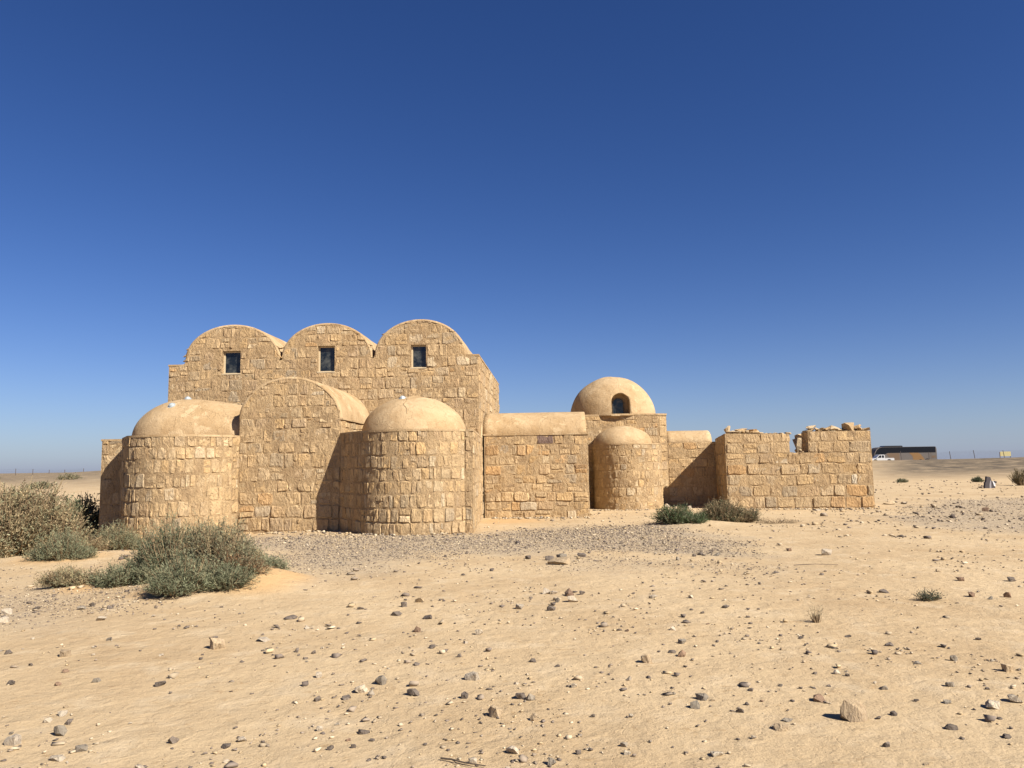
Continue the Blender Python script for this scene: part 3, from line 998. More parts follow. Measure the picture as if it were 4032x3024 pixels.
for x0, x1, zz in ((.08, 2.1, 2.585), (2.95, 4.85, 2.64), (2.25, 2.8, 1.905), (.3, 1.3, 2.66), (2.95, 3.8, 2.72), (4.4, 4.9, 2.70)):
    x = x0
    while x < x1:
        w_ = R3.uniform(.12, .30)
        top_stone(ruin, x + w_ / 2, R3.uniform(.10, .30), zz - .02, w_, R3.uniform(.15, .3), R3.uniform(.05, .11), rz=R3.uniform(-.6, .6), rx=R3.uniform(-.1, .1), ry=R3.uniform(-.1, .1))
        x += w_ * R3.uniform(.75, 1.2)
for _ in range(9):
    top_stone(ruin, R3.uniform(.1, .55), R3.uniform(.7, 1.95), 2.46, R3.uniform(.15, .3), R3.uniform(.15, .3), R3.uniform(.06, .13), rz=R3.uniform(-.6, .6))


def scribble(parent, x0, z0, w, h, y, seed, n=5, face='y'):
    """thin chalk-white strokes scratched on the stones"""
    R = random.Random(seed); b = MB()
    for i in range(n):
        cx = x0 + w * (i + .5) / n; pts = []
        a0, k = R.uniform(0, 6), R.uniform(2.2, 4.5)
        for j in range(7):
            t = j / 6
            pts.append((cx + w / n * .42 * math.cos(a0 + t * k), y, z0 + h * (.5 + .42 * math.sin(a0 * 1.3 + t * k * 1.2))))
        b.tube(pts, .007, .005, 4)
    return b.build("graffiti", M["chalk"], parent)


M["chalk"] = mat_simple("chalk", (.72, .62, .46), .95, 0, .1)
for a in ((.95, 1.28, .42, .14, -.050, 1, 5), (1.72, 1.30, .16, .16, -.05, 2, 2), (2.2, 1.30, .22, .14, -.05, 3, 3), (2.95, .92, .18, .16, -.05, 4, 2), (4.32, .90, .2, .22, -.055, 5, 2)):
    scribble(ruin, *a)
scribble(castle, 5.72, 2.90, .36, .14, HV - .052, 7, 4)

# ------------------------------------------------------------------ coach and pickup on the road
M["bus_silver"] = mat_simple("coach_silver", (.155, .135, .122), .6, .0, .15)
M["bus_orange"] = mat_simple("coach_orange", (.26, .145, .058), .6, 0, .15)
M["bus_brown"] = mat_simple("coach_beige", (.17, .115, .075), .6, 0, .15)
M["bus_dark"] = mat_simple("coach_black", (.012, .012, .015), .25)
M["bus_glass"] = mat_simple("coach_glass", (.008, .009, .013), .2, 0, .3)
M["white"] = mat_simple("white_paint", (.62, .62, .62), .3)
M["grey_metal"] = mat_simple("grey_metal", (.30, .30, .30), .5, .4)


def wheel(parent, x, y, z, r, w):
    e = empty("wheel", (x, y, z)); e.parent = parent
    MB().cyl_y(0, 0, r, 0, w, 24).build("tyre", M["rubber"], e)
    MB().cyl_y(0, 0, r * .58, -.01, .05, 18).build("rim", M["grey_metal"], e)
    return e


bus = empty("tour_coach", (70.0, 150.0, gz(76, 151) + .25), rad(-.5))
tag(bus, "tour coach with dark windows and silver and orange sides parked beyond the bank", "coach")
prof = [(0.12, .32), (12.15, .32), (12.22, .8), (12.22, 2.9), (12.12, 3.36), (11.9, 3.46), (1.7, 3.46), (1.05, 3.34), (.55, 2.95), (.22, 2.3), (.08, 1.5), (.05, .8)]
MB().prism_y(prof, 0, 2.5).build("body", M["bus_silver"], bus)
MB().prism_y([(.24, 1.75), (1.9, 1.75), (2.2, 2.05), (2.75, 2.30), (12.02, 2.30), (12.02, 3.42), (1.75, 3.40), (1.15, 3.26), (.68, 2.86), (.36, 2.3)], -.012, .05).build("side_window", M["bus_glass"], bus)
MB().prism_y([(7.7, .34), (10.1, .34), (9.6, 1.3), (9.0, 2.1), (8.6, 2.27), (6.9, 2.27), (7.5, 1.6)], -.010, .05).build("orange_panel", M["bus_orange"], bus)
MB().prism_y([(3.2, .34), (5.0, .34), (5.0, 2.25), (2.9, 2.25), (2.5, 2.1), (3.0, 1.4)], -.010, .05).build("beige_panel", M["bus_brown"], bus)
MB().box(12.223, 12.26, .1, 2.4, .6, 2.1).build("rear_bumper", M["bus_orange"], bus)
MB().box(11.05, 11.12, -.014, .04, .4, 2.26).build("panel_gap", M["bus_brown"], bus)
MB().box(11.25, 11.95, -.014, .04, 1.25, 1.7).build("engine_grille", M["bus_brown"], bus)
MB().prism_y([(2.1, 3.45), (5.9, 3.45), (5.85, 3.62), (5.7, 3.70), (2.4, 3.70)], .35, 2.15).build("air_conditioner", M["bus_dark"], bus)
ws = MB().add([(.10, .05, 1.55), (.10, 2.45, 1.55), (.56, 2.45, 2.93), (.56, .05, 2.93)], [(0, 1, 2, 3)])
ws.V = [(x - .03, y, z + .02) for x, y, z in ws.V]
ws.build("windscreen", M["bus_glass"], bus)
mr = empty("mirror"); mr.parent = bus
MB().tube([(.45, .1, 3.0), (.1, -.1, 3.05), (-.3, -.15, 2.95)], .03).build("mirror_arm", M["bus_dark"], mr)
MB().box(-.42, -.24, -.28, -.08, 1.85, 3.2).build("mirror_housing", M["bus_dark"], mr)
for x in (2.3, 9.0, 10.3):
    wheel(bus, x, -.02, .5, .5, .3)
    MB().prism_y([(x + .64 * math.cos(math.pi * i / 12), .5 + .64 * math.sin(math.pi * i / 12)) for i in range(13)], -.008, .03).build("wheel_arch", M["bus_dark"], bus)

pk = empty("pickup_truck", (64.75, 140.0, gz(66.5, 140.8)))
tag(pk, "white double-cab pickup parked in front of the coach's nose", "pickup")
body = [(.05, .42), (4.25, .42), (4.30, .95), (4.22, 1.02), (2.55, 1.02), (2.55, 1.05), (1.15, 1.05), (.5, .98), (.08, .86)]
MB().prism_y(body, 0, 1.72).build("body", M["white"], pk)
MB().prism_y([(1.02, 1.04), (1.62, 1.62), (1.8, 1.68), (2.5, 1.68), (2.62, 1.6), (2.66, 1.04)], .08, 1.64).build("cab", M["white"], pk)
for pts in ([(1.28, 1.10), (1.70, 1.54), (1.98, 1.56), (1.98, 1.10)], [(2.10, 1.10), (2.10, 1.56), (2.46, 1.54), (2.50, 1.10)]):
    MB().prism_y(pts, .068, .10).build("side_window", M["bus_glass"], pk)
MB().box(2.68, 4.2, -.01, .06, 1.0, 1.06).build("bed_rail", M["white"], pk)
MB().tube([(1.2, .0, 1.06), (1.15, -.12, 1.1)], .05).build("mirror", M["white"], pk)
MB().box(-.02, .10, .1, 1.6, .45, .62).build("bumper", M["bus_dark"], pk)
for x in (.85, 3.35):
    MB().prism_y([(x + .44 * math.cos(math.pi * i / 10), .42 + .44 * math.sin(math.pi * i / 10)) for i in range(11)], -.008, .03).build("wheel_arch", M["bus_dark"], pk)
    wheel(pk, x, -.012, .36, .36, .22)

# ------------------------------------------------------------------ wire fences on the skyline


def fence(name, label, pts, heights, leans, wires, rp, rw):
    p0 = Vector((pts[0][0], pts[0][1], gz(*pts[0])))
    f = empty(name, p0); tag(f, label, "fence", "wire fences on the skyline")
    tops = []
    for (x, y), h, le in zip(pts, heights, leans):
        b = Vector((x, y, gz(x, y))) - p0
        MB().tube([b - Vector((0, 0, .3)), b + Vector((le, 0, h))], rp, rp * .9, 6).build("post", M["post"], f)
        tops.append((b, b + Vector((le, 0, h))))
    for k in range(wires):
        t = .12 + .80 * k / (wires - 1)
        wpts = []
        for i, (a, b) in enumerate(tops):
            wpts.append(a.lerp(b, t))
            if i < len(tops) - 1: wpts.append((a.lerp(b, t) + tops[i + 1][0].lerp(tops[i + 1][1], t)) / 2 - Vector((0, 0, .05)))
        MB().tube(wpts, rw, rw, 3).build("wire", M["wire"], f)
    return f


fence("wire_fence", "sagging wire fence with leaning dark posts along the bank at right", [(62.83, 125), (67.3, 125), (70.8, 125), (74.7, 125), (79.5, 125), (84.5, 125), (89.5, 125)],
      [1.45, 1.2, 1.25, 1.35, 1.2, 1.25, 1.3], [-.15, -.05, -.18, -.2, -.22, -.1, .1], 9, .05, .006)
fence("wire_fence", "low wire fence along the hill crest at far left", [(-134, 189), (-125.9, 189), (-121.6, 189), (-117.4, 189), (-113.4, 189), (-109.6, 189), (-105, 189)],
      [1.7, 1.7, 1.7, 1.35, 1.0, .8, .8], [0, 0, 0, 0, 0, 0, 0], 4, .075, .008)
sg = empty("yellow_board", (88.85, 141, gz(89.5, 141))); tag(sg, "pale yellow board behind the fence at the right edge of the skyline", "board")
MB().box(.05, 1.98, 0, .06, 1.0, 1.84).build("panel", mat_simple("faded_yellow", (.52, .44, .20), .7), sg)
MB().tube([(.0, .03, -.2), (-.02, .03, 1.75)], .06).build("post", mat_simple("red_post", (.16, .06, .05), .7), sg)
MB().tube([(1.9, .1, -.2), (1.9, .1, 1.1)], .05).build("post", M["post"], sg)

# upright broken marker painted dark and white
mk = empty("broken_marker", (26.55, 43.7, gz(26.8, 43.7))); tag(mk, "dark and white broken slab standing upright near the right bush", "marker")
dk = mat_simple("dark_slab", (.055, .045, .05), .8)
MB().prism_y([(0, -.05), (.58, -.05), (.56, .08), (.40, .38), (.34, .62), (.14, .66), (.10, .40), (.03, .30), (.03, .18), (0, .16)], 0, .16).build("slab", dk, mk)
MB().prism_y([(.24, .0), (.34, .0), (.36, .40), (.31, .44), (.25, .20)], -.012, .05).build("grey_face", mat_simple("slab_grey", (.30, .28, .30), .8), mk)
MB().prism_y([(.50, .12), (.585, .10), (.58, .24), (.47, .40), (.43, .40), (.48, .22)], -.014, .10).build("white_face", mat_simple("slab_white", (.75, .75, .78), .7), mk)
MB().prism_y([(.55, .26), (.68, .28), (.69, .38), (.58, .40)], .02, .12).build("arm", dk, mk)

# ------------------------------------------------------------------ shrubs
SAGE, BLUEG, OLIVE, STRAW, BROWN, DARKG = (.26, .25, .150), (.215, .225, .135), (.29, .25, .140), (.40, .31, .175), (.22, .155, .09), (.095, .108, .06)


def shrub(name, label, x, y, rx, ry, h, nb, pal, seed, leaf=(.032, .009), tw=4, lv=7, lean=(0, 0), group=None, lobes=None, dead=.0, spread=.55, category="shrub", wisp=False, base=0.0):
    """stems fanning out of the ground, twigs along them, small narrow leaves along the twigs"""
    g = np.random.default_rng(seed)
    z0 = gz(x, y)
    root = empty(name, (x, y, z0)); tag(root, label, category, group)
    # lobes: several overlapping cushions make one uneven crown
    lobes = lobes or [(0, 0, 1, 1)]
    B0, B1, CTRL, LB = [], [], [], []
    per = [max(1, int(nb * l[2] ** 2 / sum(q[2] ** 2 for q in lobes))) for l in lobes]
    for li, (lx, ly, ls, lh) in enumerate(lobes):
        n = per[li]
        th = g.uniform(0, 2 * np.pi, n); el = np.arcsin(g.uniform(.02 if not wisp else .45, 1, n) ** (.8))
        d = np.stack([np.cos(el) * np.cos(th), np.cos(el) * np.sin(th), np.sin(el)], 1)
        kk = np.array([1 + .34 * noise.noise((a * 2.1 + seed, b * 2.1, c * 2.1 + li)) for a, b, c in d])
        r = kk * g.uniform(.72, 1.04, n)
        tip = d * r[:, None] * np.array([rx * ls, ry * ls, h * ls * lh]) + np.array([lx * rx, ly * ry, 0]) + np.array([lean[0], lean[1], 0]) * (d[:, 2:3])
        b = np.zeros((n, 3)); b[:, 0] = lx * rx + d[:, 0] * rx * ls * spread * g.uniform(.0, .8, n); b[:, 1] = ly * ry + d[:, 1] * ry * ls * spread * g.uniform(.0, .8, n)
        b[:, 2] = -.02
        tip[:, 2] = np.maximum(tip[:, 2], .03)
        c = b * .5 + tip * .5; c[:, :2] += (tip[:, :2] - b[:, :2]) * .12; c[:, 2] -= .10 * h * (1 - d[:, 2])
        B0.append(b); B1.append(tip); CTRL.append(c); LB.append(np.full(n, li))
    B0, B1, CT = np.vstack(B0), np.vstack(B1), np.vstack(CTRL)
    n = len(B0)
    bare = g.random(n) < .09                                # leafless twigs poking out of the crown
    B1[bare] *= g.uniform(1.05, 1.22, (bare.sum(), 1))

    def bez(t):
        t = t[..., None]; return (1 - t) ** 2 * B0[:, None] + 2 * t * (1 - t) * CT[:, None] + t * t * B1[:, None]
    # stems (three-sided)
    T = np.tile(np.linspace(0, 1, 5), (n, 1)); P = bez(T)
    rad_ = np.linspace(.0065, .0018, 5) * (1 + h)
    a = np.array([[1, 0, 0], [-.5, .87, 0], [-.5, -.87, .2]])
    SV = (P[:, :, None, :] + a[None, None] * rad_[None, :, None, None]).reshape(-1, 3)
    ii = np.arange(n * 15).reshape(n, 5, 3)
    q = np.stack([ii[:, :-1], np.roll(ii, -1, 2)[:, :-1], np.roll(ii, -1, 2)[:, 1:], ii[:, 1:]], -1).reshape(-1, 4)
    sc_c = np.array(BROWN)[None] * g.uniform(.8, 1.7, (n, 1)); sc_c[bare] = np.array(STRAW)[None] * g.uniform(.6, 1.1, (bare.sum(), 1)); sc_c = np.repeat(sc_c, 15, 0)
    obj("stem", tri_mesh("stem", SV, q, sc_c), M["twig"], root)
    # twigs and leaves
    tt_ = g.uniform(.30 if not wisp else .25, 1.0, (n, tw)); tp = bez(tt_)
    dirs = (B1 - B0); dirs /= np.linalg.norm(dirs, axis=1, keepdims=True) + 1e-9
    td = dirs[:, None] * (.7 if not wisp else 2.2) + g.normal(0, .55, (n, tw, 3)) + np.array([0, 0, .45])
    td /= np.linalg.norm(td, axis=2, keepdims=True)
    tl = g.uniform(.10, .26, (n, tw)) * (.45 + .55 * min(1.4, h))
    s = (np.arange(lv) + .6)[None, None] / lv
    lp = tp[:, :, None] + td[:, :, None] * (tl[:, :, None] * s)[..., None] + g.normal(0, .006, (n, tw, lv, 3))
    ld = td[:, :, None] * .9 + g.normal(0, .60 if not wisp else .2, (n, tw, lv, 3)); ld /= np.linalg.norm(ld, axis=3, keepdims=True)
    sd = np.cross(ld, g.normal(0, 1, ld.shape)); sd /= np.linalg.norm(sd, axis=3, keepdims=True) + 1e-9
    L = leaf[0] * g.uniform(.6, 1.4, ld.shape[:3])[..., None]; W = leaf[1] * g.uniform(.6, 1.4, ld.shape[:3])[..., None]
    p0 = lp - sd * W * .5; p1 = lp + sd * W * .5; p2 = lp + ld * L + sd * W * .25; p3 = lp + ld * L - sd * W * .25
    LV = np.stack([p0, p1, p2, p3], 3).reshape(-1, 3)
    keep = (LV.reshape(-1, 4, 3)[:, :, 2].min(1) > -.02) & ~np.repeat(bare, tw * lv)
    LV = LV.reshape(-1, 4, 3)[keep].reshape(-1, 3)
    k = len(LV) // 4
    idx = np.arange(k * 4).reshape(k, 4)
    pi = g.integers(0, len(pal), n)
    colb = np.array(pal)[pi] * g.uniform(.75, 1.3, (n, 1))
    if dead > 0:
        m = g.random(n) < dead; colb[m] = np.array(STRAW) * g.uniform(.6, 1.1, (m.sum(), 1))
    col = np.repeat(colb[:, None], tw, 1) * g.uniform(.85, 1.2, (n, tw, 1))
    col = np.repeat(col[:, :, None], lv, 2) * g.uniform(.8, 1.25, (n, tw, lv, 1))
    col = np.repeat(col.reshape(-1, 3)[keep], 4, 0)
    obj("foliage", tri_mesh("foliage", LV, idx, col), M["leaf"], root)
    return root


GS = "green shrubs on the sand"
shrub("large_saltbush", "tall tangled grey-brown saltbush filling the left edge", -11.15, 16.9, 1.7, 1.3, 1.90, 4400, [SAGE, OLIVE, STRAW, BROWN, SAGE], 1, leaf=(.042, .020), tw=6, lv=6,
      lobes=[(-.55, -.1, .75, .95), (.1, 0, .72, 1.10), (.60, .15, .52, 1.05), (-.1, -.55, .6, .75), (-1.2, .2, .6, 1.0)], dead=.22)
shrub("large_saltbush", "greyish saltbush behind the tall one, cut by the left edge", -12.9, 18.4, 1.3, 1.1, 1.1, 420, [SAGE, OLIVE, STRAW], 2, leaf=(.036, .016), tw=5, lv=6, dead=.15)
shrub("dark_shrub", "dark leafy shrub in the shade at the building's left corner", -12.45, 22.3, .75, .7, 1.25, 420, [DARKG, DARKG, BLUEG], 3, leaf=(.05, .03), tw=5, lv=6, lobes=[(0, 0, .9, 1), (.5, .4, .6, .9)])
shrub("green_shrub", "rounded blue-green shrub in front of the tall saltbush", -8.85, 15.3, .56, .5, .56, 420, [BLUEG, SAGE, BLUEG], 4, leaf=(.03, .008), group=GS, tw=5, lv=8, lobes=[(0, 0, .85, 1.1), (.6, .1, .5, .7), (-.6, -.1, .5, .6)])
shrub("green_shrub", "feathery green shrub at the foot of the left apse", -9.0, 17.6, .55, .5, .62, 420, [SAGE, BLUEG, OLIVE], 5, leaf=(.032, .009), group=GS, tw=5, lv=8, lobes=[(0, 0, .9, 1), (.55, .2, .55, 1.1)])
shrub("low_shrub", "low dry straw-coloured shrub between the two green ones by the left apse", -9.25, 17.0, .5, .35, .3, 160, [STRAW, BROWN, OLIVE], 6, tw=4, lv=6)
shrub("front_shrub", "tallest dark green shrub of the clump on the sand mound", -4.75, 11.15, .68, .6, .95, 820, [BLUEG, SAGE, DARKG, BLUEG], 7, leaf=(.03, .008), tw=5, lv=9, group=GS,
      lobes=[(-.2, 0, .8, 1.05), (.45, .2, .6, 1.2), (-.65, .1, .55, .75)])
shrub("front_shrub", "pale grey twiggy shrub leaning right in the mound clump", -4.15, 11.0, .62, .55, .70, 560, [SAGE, OLIVE, SAGE, (.19, .18, .115)], 8, leaf=(.028, .009), tw=5, lv=8, group=GS, dead=.18, lobes=[(0, 0, .95, 1.05), (.5, -.1, .6, .8)])
shrub("front_shrub", "feathery green shrub nearest the camera on the mound", -4.0, 10.0, .62, .52, .46, 620, [BLUEG, SAGE, BLUEG, DARKG], 9, leaf=(.028, .007), tw=5, lv=9, group=GS, lobes=[(-.3, -.1, .75, 1.15), (.5, .2, .6, .9), (-.35, -.55, .5, .75)])
shrub("front_shrub", "low green shrub trailing off the right end of the mound", -3.95, 11.75, .46, .4, .40, 360, [BLUEG, SAGE], 10, leaf=(.028, .008), tw=5, lv=8, group=GS, lobes=[(-.2, 0, .8, 1.1), (.6, 0, .55, .7)])
shrub("front_shrub", "dark green shrub at the left end of the mound clump", -5.3, 10.75, .46, .4, .36, 340, [BLUEG, DARKG, SAGE], 11, leaf=(.028, .008), tw=5, lv=8, group=GS, lobes=[(-.2, 0, .75, .9), (.5, .1, .65, 1.1)])
shrub("front_shrub", "reddish stalky cushion under the right side of the mound clump", -3.75, 10.55, .5, .32, .24, 200, [SAGE, BROWN, (.20, .12, .06)], 12, leaf=(.026, .008), tw=4, lv=7, group=GS)
shrub("low_shrub", "small brownish shrub with a sand bank, left of the mound clump", -6.15, 10.85, .42, .3, .24, 260, [OLIVE, BROWN, SAGE, STRAW], 13, leaf=(.026, .008), tw=4, lv=8, lobes=[(-.3, 0, .7, 1), (.5, 0, .7, .9)])
shrub("green_shrub", "fresh green shrub left of the brown one near the ruin", 4.32, 20.3, .66, .5, .50, 520, [(.085, .125, .055), BLUEG, (.10, .13, .06)], 14, leaf=(.036, .010), tw=5, lv=8, group=GS, lobes=[(-.2, 0, .85, 1), (.5, -.3, .55, .7), (.1, .4, .6, 1.0)])
shrub("brown_shrub", "dark brownish shrub in front of the ruin's left corner", 5.75, 20.9, .80, .6, .64, 620, [OLIVE, BROWN, DARKG, (.11, .10, .055)], 15, leaf=(.034, .010), tw=5, lv=7, dead=.1, lobes=[(-.1, 0, .85, 1.1), (.55, 0, .6, .75), (-.6, .1, .5, .9)])
shrub("dry_brushwood", "flat mat of dead twigs right of the brown shrub", 6.95, 20.6, .75, .28, .10, 90, [BROWN, (.12, .09, .06)], 16, leaf=(.03, .005), tw=3, lv=4)
shrub("broom_bush", "wispy olive broom bush at the right edge", 31.3, 47.3, 1.0, .7, 1.15, 260, [(.135, .115, .055), (.16, .13, .07)], 17, leaf=(.09, .012), tw=5, lv=5, wisp=True, lobes=[(-.35, 0, .8, 1), (.5, 0, .8, 1)])
shrub("tiny_bush", "tiny dark bush on the flat left of the broken marker", 33.7, 56.3, .42, .35, .32, 120, [DARKG, BLUEG], 18, leaf=(.06, .02))
shrub("tiny_bush", "tiny green bush beyond the ruin's right corner", 28.7, 57.3, .34, .3, .26, 90, [BLUEG, SAGE], 19, leaf=(.06, .02))
shrub("dead_weed", "small bleached dead weed alone on the sand", 3.02, 7.93, .085, .07, .125, 26, [(.42, .36, .24), (.36, .31, .21)], 20, leaf=(.02, .004), tw=2, lv=4, wisp=True, category="weed")
shrub("low_cushion_plant", "flat dark green cushion plant on open sand at right", 4.77, 9.1, .15, .06, .055, 90, [DARKG, (.10, .105, .08)], 21, leaf=(.016, .006), tw=3, lv=5, category="plant")
shrub("low_shrub", "thin pale tuft on the sand left of the front clump", -7.15, 12.6, .28, .2, .16, 60, [STRAW, OLIVE], 22, leaf=(.024, .007), tw=3, lv=5)
for i, (x, y, r_, h_) in enumerate(((-62, 108, 1.9, .9), (-44, 72, 1.7, .7), (-78, 150, 1.6, .7), (-71, 151, 1.8, .6), (-30, 47, 1.0, .6))):
    shrub("distant_bush", ("olive bush high on the left hillside", "wide grey-green bush at the foot of the left hill", "faint bush near the left crest", "faint bush just under the left crest beside another", "small bush on the flat beyond the tall saltbush")[i],
          x, y, r_, r_ * .8, h_, 110, [SAGE, OLIVE, (.11, .11, .065)], 30 + i, leaf=(.12, .05), tw=4, lv=4)

# a dry stick in the near sand
st = MB(); st.tube([(-.42, 4.42, .012), (-.36, 4.39, .016), (-.28, 4.34, .014), (-.17, 4.30, .012)], .006, .003, 5).tube([(-.36, 4.39, .016), (-.33, 4.35, .012), (-.24, 4.30, .010)], .004, .002, 5)
st.V = [(x, y, z + gz(x, y)) for x, y, z in st.V]
s_ = st.build("dry_stick", mat_simple("stick", (.09, .065, .045), .9)); tag(s_, "forked dry stick at the bottom edge", "stick")
st = MB().tube([(4.27, 12.0, .02), (4.6, 12.02, .03), (4.95, 12.0, .02)], .006, .003, 5); st.V = [(x, y, z + gz(x, y)) for x, y, z in st.V]
s_ = st.build("dry_stick", mat_simple("stick_dark", (.07, .05, .04), .9)); tag(s_, "thin straight stick on the sand in front of the ruin", "stick")

# ------------------------------------------------------------------ stones lying on the ground
CLS = dict(d=((.19, .155, .125), "dark", "flint"), p=((.54, .455, .34), "pale", "limestone"), t=((.50, .38, .24), "tan", "sandstone"),
           g=((.31, .265, .205), "grey", "stone"), b=((.27, .18, .12), "brown", "stone"))
